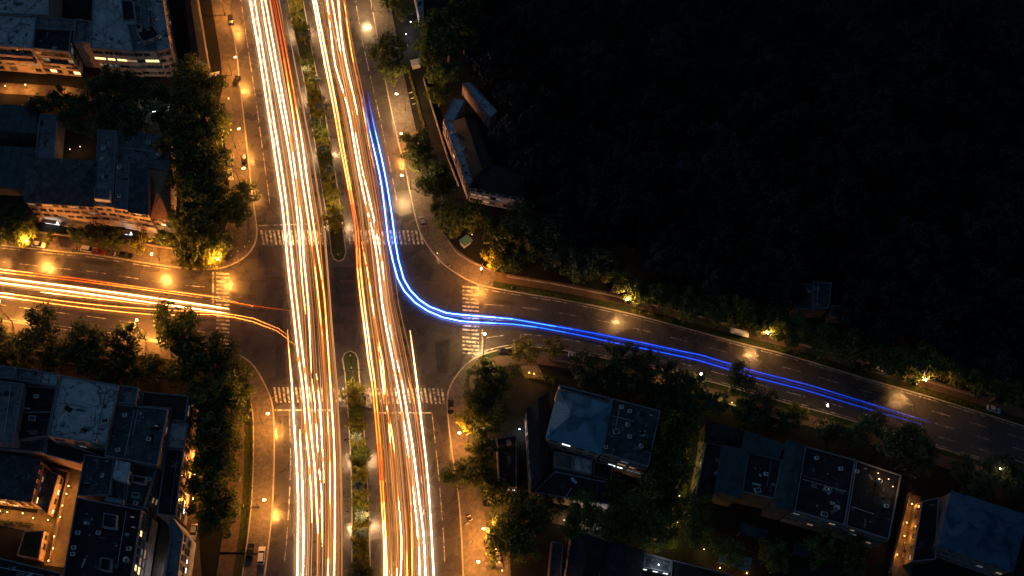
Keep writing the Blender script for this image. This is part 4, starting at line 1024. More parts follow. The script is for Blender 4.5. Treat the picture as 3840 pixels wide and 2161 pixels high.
for i, (x, y, l) in enumerate([(1118, 60, 'at the top edge'), (1165, 300, 'beside the second clump of palms'), (1213, 520, 'halfway along the upper median'),
        (1262, 800, 'behind the yellow tree above the crossing'), (1330, 1440, 'by the bright yellow tree below the crossing'),
        (1345, 1690, 'between the palms of the lower median'), (1352, 1950, 'near the bottom of the lower median')]):
    p = P(x, y, 0); p.z = .18
    make('median_lamp', median_lamp, 'added twin armed lamp post in the median ' + l, 'street lamp', p, R(8 if i < 4 else 2), 1, 'added twin lamps in the median')

# small lamps: wall lamps, garden globes
def globe(col, power, glowm):
    def f():
        t = empty('garden_lamp')
        s = MB(); s.tube([(0, 0, 0), (0, 0, 2.2)], .05, 6); s.build('post', 'steel_dark', t, local=True)
        s = MB(); s.ball((0, 0, 2.36), .15, 8, 6); s.build('globe', glowm, t, local=True)
        ld = bpy.data.lights.new('light', 'POINT'); ld.energy = power; ld.color = col; ld.shadow_soft_size = .3
        lo = bpy.data.objects.new('light', ld); COL.objects.link(lo); lo.parent = t; lo.location = (.3, -.3, 2.6)
        return t
    return f
def globes(pts, desc, kind, group, cat='lamp', z=0.0):
    kw = dict(amber=(AMB, 420, 'bulb_amber'), white=(WHT, 300, 'bulb_white'), big=(AMB, 1900, 'bulb_amber'), green=((1, .70, .16), 300, 'bulb_small'), small=(WRM, 160, 'bulb_small'))[kind]
    if 'from the' not in desc and len(pts) > 1: desc = desc.replace('lamp ', 'lamp from the left ', 1)
    pts = sorted(pts, key=lambda q: q[1] if 'from the top' in desc else q[0])
    for i, q in enumerate(pts):
        p = P(q[0], q[1], 2.4 + z); p.z = z + .05
        make('globe_' + kind, globe(*kw), desc.replace('#', ordinal(i)), cat, p, 0, 1, group)
globes([(800, 328), (815, 345), (857, 370)], '# low garden lamp from the left at the rounded forecourt end', 'amber', 'garden lamps of the forecourt')
globes([(95, 318), (20, 322), (222, 330)], '# amber lamp on the street below the upper left facade', 'big', 'lamps below the upper left facade')
globes([(560, 386), (592, 390), (618, 392)], '# white lamp from the left under the market canopy', 'white', 'lamps of the market canopy')
globes([(300, 550), (262, 560)], '# small lamp in the dark yard behind the cream block', 'small', 'lamps in the dark yard')
globes([(257, 1823), (249, 1852), (234, 1896), (226, 1939), (203, 2012), (199, 2057), (182, 2103)], '# lamp from the top along the lit courtyard path at the lower left', 'amber', 'lamps along the courtyard path')
globes([(0, 1916), (27, 1921), (85, 1925), (124, 1943), (180, 1950)], '# lamp from the left along the courtyard house front', 'amber', 'lamps along the courtyard house')
globes([(742, 1715), (728, 1780), (724, 1870)], '# amber lamp from the top beside the east wall of the corner block', 'big', 'lamps beside the corner block')
globes([(1985, 1398), (2003, 1402)], '# warm lamp in the small courtyard behind the corner trees', 'amber', 'lamps of the small courtyard')
globes([(2115, 1951), (2145, 1956)], '# warm lamp in the yard below the tiled wing', 'small', 'lamps below the tiled wing')
globes([(2201, 1951), (2240, 1960)], '# white lamp in the yard below the tiled wing', 'white', 'white lamps below the tiled wing')
globes([(2556, 1650), (2580, 1720), (2562, 1800), (2548, 1860), (2540, 1960)], '# yellow garden lamp from the top between the two right hand blocks', 'green', 'garden lamps between the blocks')
globes([(2500, 1408), (2700, 1475), (2745, 1510)], '# amber lamp from the left among trees on the lower side of the right street', 'green', 'lamps among the trees of the right street')
globes([(2524, 2032), (2440, 2040), (2640, 2060)], '# amber lamp around the bottom gardens left of the teal canopy', 'green', 'lamps of the bottom gardens')
globes([(2700, 2130), (2800, 2150)], '# lamp beside the teal canopy', 'amber', 'lamps beside the teal canopy')
globes([(3420, 1890), (3400, 1960), (3392, 2010), (3365, 2080)], '# amber lamp from the top along the narrow alley at the lower right', 'amber', 'lamps along the alley')
globes([(3293, 1775), (3332, 1797), (3348, 1825)], '# small lamp on the corner roof terrace of the long dark block', 'small', 'lamps on the roof terrace', z=12.0)
globes([(1540, 82), (1522, 128), (1530, 170)], '# white lamp from the top on the right pavement behind the round tree', 'white', 'white lamps on the right pavement')
globes([(1800, 1560 + 40), (1948, 1610)], '# white lamp in the yard left of the tiled wing', 'white', 'white lamps left of the tiled wing')
globes([(1883, 2140), (1860, 2060)], '# warm lamp in the bottom yard right of the avenue pavement', 'amber', 'lamps of the bottom yard')
globes([(700, 800), (660, 790)], '# warm lamp behind the corner trees right of the cream block', 'amber', 'lamps right of the cream block')
globes([(560, 925 - 20), (470, 900)], '# lamp in the front garden of the cream block', 'amber', 'front garden lamps')
globes([(1770, 880), (1640, 950)], '# dim lamp by the planted corner above the right zebra crossing', 'small', 'lamps by the planted corner')
globes([(705, 2050), (690, 2120)], '# warm lamp on the lane at the bottom left', 'amber', 'lamps on the lane')
globes([(2470, 2118)], 'white lamp on the bottom roof terrace', 'white', 'lamps on the bottom roof terrace', z=6)
# ------------------------------------------------------------------ trees and plants
def crown_mesh(name, seed, leafmat, n_blob=26, leaves=2600, size=.62, flat=.75, gap=.3):
    """crown of unit-ish size: radius 4, centre at z 0; leaf clumps spread through lobes"""
    rnd = random.Random(seed); m = MB(); blobs = []
    for k in range(n_blob):
        a = rnd.uniform(0, 6.283); r = 3.1 * math.sqrt(rnd.random()); z = rnd.uniform(-.6, 1) * 2.6 * flat * (1 - (r / 4.2) ** 2 * .7)
        blobs.append((Vector((r * math.cos(a), r * math.sin(a), z)), rnd.uniform(.75, 1.45)))
    for k in range(leaves):
        c, br = blobs[rnd.randrange(n_blob)]
        d = Vector((rnd.gauss(0, 1), rnd.gauss(0, 1), rnd.gauss(0, 1) * .8)).normalized()
        p = c + d * br * (rnd.random() ** .35)
        if noise.noise(p * .9 + Vector((seed, 0, 0))) > gap and rnd.random() < .85: continue
        nrm = (d + Vector((rnd.uniform(-.7, .7), rnd.uniform(-.7, .7), rnd.uniform(-.2, .9)))).normalized()
        t = nrm.orthogonal().normalized(); t.rotate(Matrix.Rotation(rnd.uniform(0, 6.28), 3, nrm)); u = nrm.cross(t)
        s = size * rnd.uniform(.45, 1.0)
        m.face([p - t * s * .5, p + u * s * .28 - t * s * .05, p + t * s * .5, p - u * s * .28 + t * s * .05])
    return m.mesh(name, leafmat)
def trunk_mesh(name, seed, h=6.0, m='bark'):
    rnd = random.Random(seed); s = MB()
    top = Vector((rnd.uniform(-.3, .3), rnd.uniform(-.3, .3), h * .72))
    s.tube([(0, 0, -.05), (.02, .03, h * .3), top], [.26, .19, .14], 7)
    for k in range(6):
        a = k * 1.05 + rnd.random(); r = rnd.uniform(1.4, 2.6)
        s.tube([top * rnd.uniform(.75, 1), (top.x + r * .5 * math.cos(a), top.y + r * .5 * math.sin(a), h * .9), (top.x + r * math.cos(a), top.y + r * math.sin(a), h * rnd.uniform(1.02, 1.25))], [.11, .07, .03], 5)
    return s.mesh(name, m)
TREE = {}
def tree_parts(kind):
    if kind not in TREE:
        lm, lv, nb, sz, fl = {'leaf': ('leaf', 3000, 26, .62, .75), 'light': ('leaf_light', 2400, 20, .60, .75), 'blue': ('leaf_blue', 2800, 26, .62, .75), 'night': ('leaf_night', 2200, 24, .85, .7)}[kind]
        TREE[kind] = [(crown_mesh('crown', 11 * k + len(kind), lm, nb, lv, sz, fl), trunk_mesh('trunk', k, 6.0, 'bark_dark' if kind == 'night' else 'bark')) for k in range(4 if kind != 'night' else 3)]
    return TREE[kind]
def tree(label, x, y, r, kind='leaf', name='tree', group=None, h=None):
    """x, y: photo position of the crown's middle, r: crown radius in photo pixels of the 3840 frame"""
    rm = r / 11.2; h = h or max(4.0, min(9.5, rm * 1.45 + .8))
    p = P(x, y, h); p.z = 0
    cr, tr = random.choice(tree_parts(kind))
    t = thing(name, label, 'tree', p, random.uniform(0, 6.28), group)
    k = rm / 4.0 * (1.28 if kind != 'night' else 1.0)
    place('crown', cr, t, (0, 0, h), 0, (k * random.uniform(.82, 1.12), k * random.uniform(.82, 1.12), k * random.uniform(.8, 1.2)))
    place('trunk', tr, t, (0, 0, 0), 0, (k * 1.0, k * 1.0, h / 6.0))
U = 1.4907
def row(pts, desc, kind='leaf', name='tree', group=None, scale=U):
    pts = sorted(pts, key=lambda q: q[0] if 'from the left' in desc else q[1])
    for i, q in enumerate(pts):
        kd = q[3] if len(q) > 3 else kind
        tree(desc.replace('#', ordinal(i)), q[0] * scale, q[1] * scale, q[2] * scale, kd, name, group or desc.replace('# ', '').replace('#', ''))
row([(478, 190, 46), (528, 215, 40), (455, 250, 42), (505, 262, 46), (552, 300, 34), (470, 310, 48), (525, 330, 46), (440, 372, 44), (495, 385, 50), (545, 402, 36), (470, 440, 48), (525, 450, 46), (498, 498, 48), (555, 505, 44), (612, 502, 40), (470, 545, 40), (535, 555, 46), (585, 545, 36)],
    '# tree counting downward in the dark clump along the left pavement of the upper avenue', 'leaf')
row([(490, 620, 44), (540, 608, 38), (505, 655, 30, 'light'), (535, 645, 26, 'light')], '# tree from the left in the leafy upper left corner of the crossing', 'leaf')
row([(262, 205, 44), (330, 215, 44), (215, 262, 42), (290, 270, 46), (375, 235, 40), (345, 300, 44), (150, 245, 36), (250, 312, 38), (100, 262, 30), (415, 300, 34), (188, 300, 34)],
    '# tree from the left in the black clump between the upper left blocks', 'blue')
row([(18, 585, 40), (62, 575, 36), (40, 545, 30, 'blue'), (190, 592, 26), (250, 590, 32), (285, 598, 30), (355, 608, 28, 'light'), (418, 596, 22), (125, 600, 16)],
    '# tree from the left along the upper kerb of the left street', 'leaf')
row([(-5, 820, 24), (92, 828, 46), (222, 838, 44), (318, 848, 36)], '# separate tree from the left on the lower kerb of the left street', 'blue')
row([(435, 838, 62), (528, 880, 56), (470, 905, 54), (572, 935, 48), (535, 985, 52), (590, 985, 34), (560, 1045, 50), (520, 1040, 40), (555, 1105, 46), (520, 1105, 38), (520, 1165, 40), (560, 1165, 34), (540, 1225, 50), (518, 1262, 36), (565, 1270, 34), (545, 1310, 38)],
    '# tree going down the dense clump that wraps the lower left corner block', 'leaf')
row([(128, 905, 30), (195, 898, 40), (262, 915, 42), (330, 905, 34), (60, 905, 28), (12, 890, 26), (378, 935, 36), (300, 945, 34)], '# bushy tree from the left in the garden strip above the lower left block', 'leaf', 'garden_tree')
row([(975, 128, 50), (990, 178, 38), (1010, 18, 34), (975, 5, 24)], '# round tree from the top on the upper right pavement', 'leaf')
row([(1040, 362, 44), (1062, 402, 36), (1090, 452, 46), (1112, 478, 34)], '# round tree going down the right pavement above the upper zebra crossing', 'leaf')
row([(1095, 62, 46), (1080, 110, 40), (1130, 110, 46), (1085, 168, 36), (1120, 180, 42), (1105, 235, 34), (1140, 40, 44), (1150, 550, 52), (1110, 525, 30), (1195, 545, 36), (1180, 20, 46), (1170, 90, 46)],
    '# tree from the top in the dim band behind the right pavement', 'leaf')
row([(1300, 555, 48), (1262, 590, 44), (1325, 610, 44), (1240, 650, 30, 'light'), (1290, 655, 34), (1262, 625, 30)], '# leafy tree from the left round the upper right corner lamp', 'leaf')
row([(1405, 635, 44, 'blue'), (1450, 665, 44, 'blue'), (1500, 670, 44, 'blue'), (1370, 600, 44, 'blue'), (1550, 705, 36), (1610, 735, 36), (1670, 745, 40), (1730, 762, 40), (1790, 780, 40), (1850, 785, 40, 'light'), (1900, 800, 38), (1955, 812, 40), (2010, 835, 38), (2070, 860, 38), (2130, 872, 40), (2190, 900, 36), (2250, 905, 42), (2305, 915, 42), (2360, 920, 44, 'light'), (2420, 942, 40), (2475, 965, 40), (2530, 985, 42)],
    '# tree from the left in the row behind the footpath above the right street', 'leaf')
row([(1225, 932, 34), (1205, 985, 38), (1235, 1000, 34, 'blue'), (1188, 1048, 36, 'light'), (1222, 1062, 38), (1212, 1120, 36), (1168, 1200, 42), (1212, 1185, 34), (1240, 1240, 34), (1262, 965, 30)],
    '# tree going down behind the lower right pavement of the avenue', 'leaf')
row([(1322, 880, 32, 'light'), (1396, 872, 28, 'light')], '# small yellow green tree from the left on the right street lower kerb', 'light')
row([(1480, 927, 40), (1555, 897, 43), (1632, 917, 36), (1530, 957, 38), (1590, 962, 38), (1690, 962, 40), (1745, 967, 40), (1855, 957, 43), (1790, 1012, 34), (1925, 1022, 43), (1880, 1042, 31), (2008, 1037, 26, 'light'), (1975, 1057, 29), (2095, 1077, 34), (2195, 1060, 33), (2150, 1092, 33), (2240, 1112, 40), (2300, 1117, 43), (2335, 1150, 38), (2280, 1162, 34), (2420, 1175, 29), (2480, 1190, 36), (2540, 1195, 38), (1660, 1012, 34), (1720, 1027, 36), (2450, 1225, 31)],
    '# dark tree from the left along the lower side of the right street', 'blue')
row([(1690, 1065, 46), (1725, 1090, 36, 'light'), (1660, 1115, 44), (1700, 1150, 40), (1655, 1190, 44), (1625, 1235, 44), (1680, 1225, 40), (1640, 1285, 40), (1700, 1270, 36), (1560, 1245, 34)],
    '# tree from the top in the yellow lit garden beside the blue roofed house', 'leaf')
row([(1290, 1320, 52), (1335, 1290, 46), (1255, 1362, 36), (1310, 1380, 40), (1385, 1265, 30), (1470, 1285, 40), (1510, 1310, 36), (1450, 1320, 34), (1560, 1320, 36), (1610, 1340, 38), (1660, 1345, 34), (1740, 1330, 36), (1760, 1270, 36), (1830, 1390, 34), (1950, 1395, 34), (2060, 1380, 34), (2150, 1400, 36)],
    '# dark tree from the left among the houses at the bottom right edge', 'leaf')

# the unlit wood in the upper right: hundreds of near black crowns
def inside(x, y, poly):
    c = False; j = len(poly) - 1
    for i in range(len(poly)):
        if (poly[i][1] > y) != (poly[j][1] > y) and x < (poly[j][0] - poly[i][0]) * (y - poly[i][1]) / (poly[j][1] - poly[i][1]) + poly[i][0]: c = not c
        j = i
    return c
WOOD = [(1690, -120), (3960, -120), (3960, 1500), (3500, 1300), (2900, 1120), (2300, 960), (2050, 850), (2080, 760), (1990, 620), (1890, 500), (1920, 440), (1790, 280), (1720, 180)]
CLEAR = [(3050, 1110, 95), (3550, 1090, 50), (3140, 1170, 60), (3830, 1070, 60), (1900, 690, 110)]
rnd = random.Random(4); got = []
for _ in range(6000):
    x, y = rnd.uniform(1690, 3960), rnd.uniform(-120, 1500)
    if not inside(x, y, WOOD) or any((x - cx) ** 2 + (y - cy) ** 2 < r * r for cx, cy, r in CLEAR): continue
    if any((x - a) ** 2 + (y - b) ** 2 < 88 ** 2 for a, b in got): continue
    got.append((x, y))
    if len(got) >= 290: break
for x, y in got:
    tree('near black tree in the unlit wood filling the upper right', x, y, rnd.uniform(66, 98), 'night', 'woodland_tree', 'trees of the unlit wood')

# median planting: shrubs and palms
def shrub(label, x, y, r, kind):
    p = P(x, y, 1.4); p.z = .2; k = r / 11.2 / 4.0 * 1.35
    t = thing('shrub', label, 'shrub', p, random.uniform(0, 6), 'planting of the median')
    cr, tr = random.choice(tree_parts(kind))
    place('crown', cr, t, (0, 0, 1.3), 0, (k, k, k)); place('trunk', tr, t, (0, 0, 0), 0, (k, k, .22))
for i, (x, y, r, kd) in enumerate(sorted([(1112, 18, 30, 'light'), (1098, 50, 20, 'light'), (1130, 105, 28, 'leaf'), (1142, 150, 24, 'light'), (1150, 225, 30, 'leaf'), (1160, 265, 22, 'light'), (1178, 345, 24, 'light'), (1184, 385, 28, 'light'), (1196, 430, 28, 'light'), (1190, 470, 22, 'leaf'), (1205, 510, 28, 'leaf'), (1214, 545, 26, 'light'), (1218, 585, 26, 'leaf'), (1224, 650, 28, 'light'), (1232, 690, 24, 'light'), (1240, 726, 28, 'light'), (1120, 82, 24, 'light'), (1168, 305, 24, 'light'), (1252, 770, 22, 'light'), (1256, 860, 18, 'light')], key=lambda q: q[1])):
    shrub(ordinal(i) + ' shrub from the top edge in the upper median', x, y, r, kd)
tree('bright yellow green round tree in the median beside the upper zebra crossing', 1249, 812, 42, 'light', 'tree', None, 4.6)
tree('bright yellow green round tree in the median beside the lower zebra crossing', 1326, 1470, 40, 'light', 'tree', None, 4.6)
for i, (x, y, r, kd) in enumerate(sorted([(1331, 1550, 28, 'leaf'), (1338, 1592, 28, 'light'), (1348, 1712, 32, 'leaf'), (1350, 1780, 28, 'light'), (1352, 1878, 30, 'light'), (1350, 1905, 24, 'leaf'), (1346, 2034, 26, 'light'), (1358, 2060, 20, 'light'), (1352, 2135, 32, 'leaf'), (1334, 1518, 24, 'light'), (1344, 1668, 24, 'light'), (1350, 1835, 24, 'light'), (1352, 1968, 24, 'light'), (1354, 2096, 24, 'light')], key=lambda q: q[1])):
    shrub(ordinal(i) + ' shrub from the crossing in the lower median', x, y, r, kd)
def frond_mesh():
    m = MB(); n = 7; L = 2.3; prev = None
    for k in range(n + 1):
        t = k / n; x = L * t; z = .75 * math.sin(t * 2.2) - 1.3 * t * t; w = .42 * math.sin(math.pi * min(1, .12 + t * .9)) + .02
        cur = (Vector((x, 0, z)), Vector((x - .12, w, z - w * .45)), Vector((x - .12, -w, z - w * .45)))
        if prev:
            m.face([prev[0], cur[0], cur[1], prev[1]]); m.face([prev[0], prev[2], cur[2], cur[0]])
        prev = cur
    return m.mesh('frond', 'palm_leaf')
FROND = frond_mesh()
def palm():
    t = empty('palm_tree')
    s = MB(); s.tube([(0, 0, -.05), (.06, 0, 2), (.05, .05, 4.2), (0, 0, 5.6)], [.22, .16, .14, .16], 8); s.build('trunk', 'bark_pale', t, local=True)
    for k in range(13):
        f = place('frond', FROND, t, (0, 0, 5.5), k * 2 * math.pi / 13 + random.uniform(-.12, .12), random.uniform(.85, 1.1)); f.rotation_euler.y = random.uniform(-.25, .35)
    return t
for i, (x, y) in enumerate([(1138, 128), (1150, 258), (1186, 300), (1196, 395), (1208, 556), (1235, 640)]):
    p = P(x, y, 5.5); p.z = .2; make('palm', palm, ordinal(i) + ' palm from the top edge in the upper median', 'palm tree', p, i * .7, .9 + .08 * (i % 3), 'palms of the median')
for i, (x, y) in enumerate([(1338, 1636), (1345, 1822), (1356, 1936), (1356, 2000)]):
    p = P(x, y, 5.5); p.z = .2; make('palm', palm, ordinal(i) + ' palm from the crossing in the lower median', 'palm tree', p, i * .9, 1.0 + .06 * (i % 3), 'palms of the median')
def hedge(label, line, w, h, leafm, seed):
    pts = resample(smooth_line(PL(line)), 40); rnd = random.Random(seed); m = MB(); L = length(pts)
    for k in range(int(L * 42)):
        i = rnd.randrange(39); c = pts[i].lerp(pts[i + 1], rnd.random()); t = (pts[i + 1] - pts[i]).normalized(); s = Vector((-t.y, t.x, 0))
        p = c + s * rnd.uniform(-w / 2, w / 2); p.z = rnd.uniform(.1, h) ** .8
        n = Vector((rnd.gauss(0, 1), rnd.gauss(0, 1), rnd.gauss(.6, 1))).normalized(); a = n.orthogonal().normalized(); b = n.cross(a); z = rnd.uniform(.12, .26)
        m.face([p - a * z, p + b * z * .6, p + a * z, p - b * z * .6])
    o = m.build('hedge', leafm); tag(o, label, 'hedge')
hedge('clipped hedge edging the upper right pavement of the avenue', [(1530, 262), (1560, 372), (1590, 482)], .9, .9, 'leaf_light', 1)
hedge('low hedge along the verge of the lower left pavement', [(930, 1470), (944, 1584), (944, 1741), (936, 1900), (915, 2060)], .8, .7, 'leaf', 2)
hedge('low planting on the verge of the right street near the zebra crossing', [(1890, 1080), (2010, 1098), (2200, 1135)], 1.4, .6, 'leaf', 3)
hedge('low planting on the verge of the right street after the second lamp', [(2360, 1165), (2450, 1188), (2520, 1205)], 1.4, .6, 'leaf_light', 4)
hedge('low planting on the verge of the right street past the shelter', [(2880, 1300), (3000, 1332), (3120, 1368)], 1.4, .5, 'leaf', 5)
hedge('low planting on the verge of the right street by the fourth lamp', [(3430, 1458), (3560, 1496), (3700, 1540)], 1.4, .5, 'leaf_light', 6)
hedge('hedge around the curved upper left corner garden', [(640, 985), (700, 990), (760, 985)], 1.6, .8, 'leaf_light', 7)
hedge('hedge in front of the garden strip on the lower left street', [(0, 1252), (150, 1268), (300, 1290)], 1.2, .9, 'leaf', 8)
hedge('clipped hedge curving round the lower right corner garden', [(1800, 1352), (1760, 1400), (1752, 1470), (1760, 1560)], 1.2, .9, 'leaf_light', 9)

hedge('clipped hedge along the left side of the lit courtyard path', [(232, 1800), (214, 1880), (196, 1960)], 1.0, .9, 'leaf', 10)
hedge('hedge round the garden hut in the lower left courtyard', [(180, 1990), (165, 2050), (150, 2110)], 1.2, .9, 'leaf_light', 11)
hedge('hedge below the courtyard house front', [(-30, 1955), (60, 1962), (130, 1972)], 1.0, .8, 'leaf', 12)
hedge('row of shrubs along the small courtyard behind the corner trees', [(1900, 1372), (1950, 1395), (2040, 1420), (2080, 1432)], 2.6, 1.6, 'leaf', 13)
hedge('ragged shrubs behind the lower right pavement', [(1772, 1590), (1782, 1700), (1800, 1800), (1815, 1880)], 2.4, 1.8, 'leaf', 14)
hedge('ragged shrubs along the bottom of the right pavement', [(1830, 1920), (1838, 2020), (1850, 2140)], 2.0, 1.6, 'leaf', 15)
hedge('ragged shrubs at the foot of the corner block east wall', [(765, 1560), (768, 1700), (760, 1850)], 2.6, 1.6, 'leaf', 16)
# ------------------------------------------------------------------ vehicles
def car_builder(paint, tall=1.0, Lg=4.3):
    def f():
        t = empty('parked_car'); w = .88; L = Lg / 2
        prof = [(-L, .35), (-L, .78), (-L + .15, .88), (L - 1.25, .92), (L - .12, .74), (L, .60), (L, .35)]
        s = MB(); n = len(prof)
        rings = []
        for y, k in ((-w, .93), (-w + .1, 1), (w - .1, 1), (w, .93)):
            rings.append(len(s.v)); s.v += [(x * (1 if abs(y) < w else .985), y, .35 + (z - .35) * k) for x, z in prof]
        for a, b in zip(rings, rings[1:]):
            for i in range(n): s.f.append((a + i, a + (i + 1) % n, b + (i + 1) % n, b + i)); s.m.append(0)
        s.f.append(tuple(rings[0] + i for i in range(n))); s.m.append(0); s.f.append(tuple(rings[-1] + i for i in reversed(range(n)))); s.m.append(0)
        s.build('body', paint, t, local=True)
        zt = .9 + .52 * tall
        s = MB(); s.prism([(0, 0)] * 0 or [(-L + .35, -w + .1), (L - 1.35, -w + .1), (L - 1.35, w - .1), (-L + .35, w - .1)], .86, .9)
        bot = [(-L + .3, -w + .06, .89), (L - 1.2, -w + .06, .89), (L - 1.2, w - .06, .89), (-L + .3, w - .06, .89)]
        top = [(-L + .75, -w + .2, zt), (L - 1.95, -w + .2, zt), (L - 1.95, w - .2, zt), (-L + .75, w - .2, zt)]
        s = MB()
        for i in range(4): s.face([bot[i], bot[(i + 1) % 4], top[(i + 1) % 4], top[i]])
        s.build('windows', 'glass_dark', t, local=True)
        s = MB(); s.prism([(p[0], p[1]) for p in top], zt - .01, zt + .05); s.build('car_roof', paint, t, local=True)
        for x in (-L + .8, L - .85):
            for y in (-w + .08, w - .08):
                s = MB(); s.tube([(x, y - .1, .32), (x, y + .1, .32)], .32, 12); wh = s.build('wheel', 'rubber', t, local=True)
                s = MB(); sg = 1 if y > 0 else -1; s.tube([(x, y + sg * .095, .32), (x, y + sg * .115, .32)], .19, 10); s.build('rim', 'steel_grey', wh, local=True)
        for y in (-w + .25, w - .25):
            s = MB(); s.box((L - .03, y, .64), (.1, .32, .13)); s.build('headlight', 'frame_white', t, local=True)
            s = MB(); s.box((-L + .0, y, .74), (.06, .3, .14)); s.build('taillight', 'plastic_red', t, local=True)
        return t
    return f
def car(label, x, y, tx, ty, paint='paint_white', tall=1.0, Lg=4.3):
    p = P(x, y); q = P(tx, ty); d = q - p; p.z = .16
    make('car' + paint + str(tall) + str(Lg), car_builder(paint, tall, Lg), label, 'car', p, math.atan2(d.y, d.x), 1, 'parked cars')
car('white car parked against the clump on the left pavement', 842, 602, 848, 650)
car('silver car beside the white one on the left pavement', 868, 606, 874, 660, 'paint_silver')
car('lower white car half under the trees of the left pavement', 864, 660, 870, 700)
car('black car parked along the kerb of the left pavement', 916, 606, 924, 660, 'paint_black')
car('black car parked at the forecourt kerb near the upper left lamp', 866, 78, 872, 130, 'paint_black')
car('dark car parked near the rounded forecourt end', 888, 308, 878, 330, 'paint_black')
car('white van parked in the bay below the lower left verge', 982, 2086, 986, 2040, 'paint_white', 1.3, 4.9)
car('dark car beside the white van in the lower left bay', 940, 2070, 948, 2020, 'paint_black')
car('silver car on the right pavement just above the upper zebra crossing', 1583, 834, 1570, 790, 'paint_silver')
car('white car parked on the upper kerb of the left street by the tree', 150, 922, 190, 928)
car('white van parked in front of the cream block on the left street', 335, 940, 375, 946, 'paint_white', 1.3, 4.9)
car('red car parked behind the white van on the left street', 372, 950, 410, 956, 'paint_red')
car('black car parked below the trees in front of the cream block', 474, 962, 510, 967, 'paint_black')
car('brightly lit white car parked between trees below the right street', 2155, 1336, 2200, 1344)
car('black car parked in the forecourt at the lower right corner', 1893, 1322, 1930, 1326, 'paint_black')
car('dark car parked on the pavement corner below the lower right crossing', 1690, 1530, 1690, 1560, 'paint_black')
car('white truck like van on the footpath above the right street', 3296, 1394, 3340, 1408, 'paint_white', 1.4, 5.2)
car('dark car near the white van on the footpath above the right street', 3216, 1376, 3260, 1390, 'paint_black')
car('white car at the right end of the footpath above the right street', 3722, 1538, 3770, 1552)
car('silver car in the amber alley at the lower right', 3392, 2066, 3384, 2110, 'paint_silver')
car('white car on the lane at the bottom left', 728, 1998, 720, 2040)
car('silver car in the bottom yard right of the avenue', 1868, 2102, 1880, 2150, 'paint_silver')
def scooter():
    t = empty('motor_scooter')
    for x in (-.6, .62):
        s = MB(); s.tube([(x, -.06, .26), (x, .06, .26)], .26, 10); s.build('wheel', 'rubber', t, local=True)
    s = MB(); s.tube([(-.62, 0, .55), (-.2, 0, .42), (.2, 0, .32), (.42, 0, .5), (.5, 0, .95)], [.2, .2, .14, .16, .1], 8); s.build('body', 'paint_white', t, local=True)
    s = MB(); s.box((-.35, 0, .76), (.75, .28, .14), taper=.8); s.build('seat', 'rubber', t, local=True)
    s = MB(); s.bar((.48, -.34, 1.02), (.48, .34, 1.02), .05, .05); s.build('handlebar', 'steel_dark', t, local=True)
    return t
for i, (x, y, a) in enumerate([(282, 938, 1.0), (296, 940, 1.2), (308, 941, .9), (432, 958, 1.1), (446, 960, 1.3)]):
    p = P(x, y); p.z = .15; make('scooter', scooter, ordinal(i) + ' scooter from the left parked on the upper kerb of the left street', 'scooter', p, a, 1, 'scooters on the left street')
for i, (x, y, a) in enumerate([(1758, 1935, .2), (1766, 1950, .3), (1752, 1965, .1), (1762, 2034, .4)]):
    p = P(x, y); p.z = .15; make('scooter', scooter, ordinal(i) + ' scooter from the top parked on the lower right pavement', 'scooter', p, a, 1, 'scooters on the lower right pavement')
for i, (x, y, a) in enumerate([(1540, 352, .2), (1546, 372, .3), (1552, 394, .1)]):
    p = P(x, y); p.z = .15; make('scooter', scooter, ordinal(i) + ' scooter from the top parked by the clipped hedge', 'scooter', p, a, 1, 'scooters by the hedge')

# ------------------------------------------------------------------ street furniture
def signal():
    t = empty('traffic_signal')
    s = MB(); s.tube([(0, 0, 0), (0, 0, 5.6), (.3, 0, 6.0), (4.2, 0, 6.2)], [.12, .1, .09, .06], 7); s.build('pole', 'steel_grey', t, local=True)
    s = MB(); s.box((4.2, 0, 5.9), (.34, .3, 1.0)); h = s.build('signal_head', 'paint_black', t, local=True)
    for k, m in enumerate(('plastic_red', 'glass_dark', 'glass_dark')):
        s = MB(); s.tube([(4.2, -.16, 6.2 - .3 * k), (4.2, -.2, 6.2 - .3 * k)], .1, 8); s.build('lens', m, h, local=True)
    s = MB(); s.box((.02, 0, 2.6), (.3, .3, .8)); s.build('control_box', 'steel_grey', t, local=True)
    return t
for x, y, a, l in ((960, 858, .1, 'at the kerb left of the upper zebra crossing'), (1598, 880, 2.9, 'at the kerb right of the upper zebra crossing'), (1012, 1520, .3, 'at the kerb left of the lower zebra crossing'),
        (1682, 1500, 3.3, 'at the kerb right of the lower zebra crossing'), (1768, 1345, 1.2, 'at the lower right corner of the crossing'), (900, 990, -1.2, 'at the upper left corner of the crossing')):
    p = P(x, y); p.z = .13; make('signal', signal, 'grey traffic signal on a bent mast ' + l, 'traffic signal', p, a, .8, 'traffic signals of the crossing')
def bollard():
    t = empty('bollard')
    s = MB(); s.tube([(0, 0, 0), (0, 0, .85)], .1, 8); s.build('post', 'paint_white', t, local=True)
    s = MB(); s.ball((0, 0, .9), .13, 8, 5); s.build('cap', 'steel_dark', t, local=True)
    return t
for i, (x, y) in enumerate([(1686, 1000), (1716, 1023), (1760, 1042), (1833, 1060), (1918, 1082)]):
    p = P(x, y); p.z = .14; make('bollard', bollard, ordinal(i) + ' white bollard from the left round the upper right corner', 'bollard', p, 0, 1.3, 'bollards of the upper right corner')
for i, (x, y) in enumerate([(868, 962), (893, 945), (918, 928), (935, 908)]):
    p = P(x, y); p.z = .14; make('bollard', bollard, ordinal(i) + ' white bollard from the left round the upper left corner', 'bollard', p, 0, 1.3, 'bollards of the upper left corner')
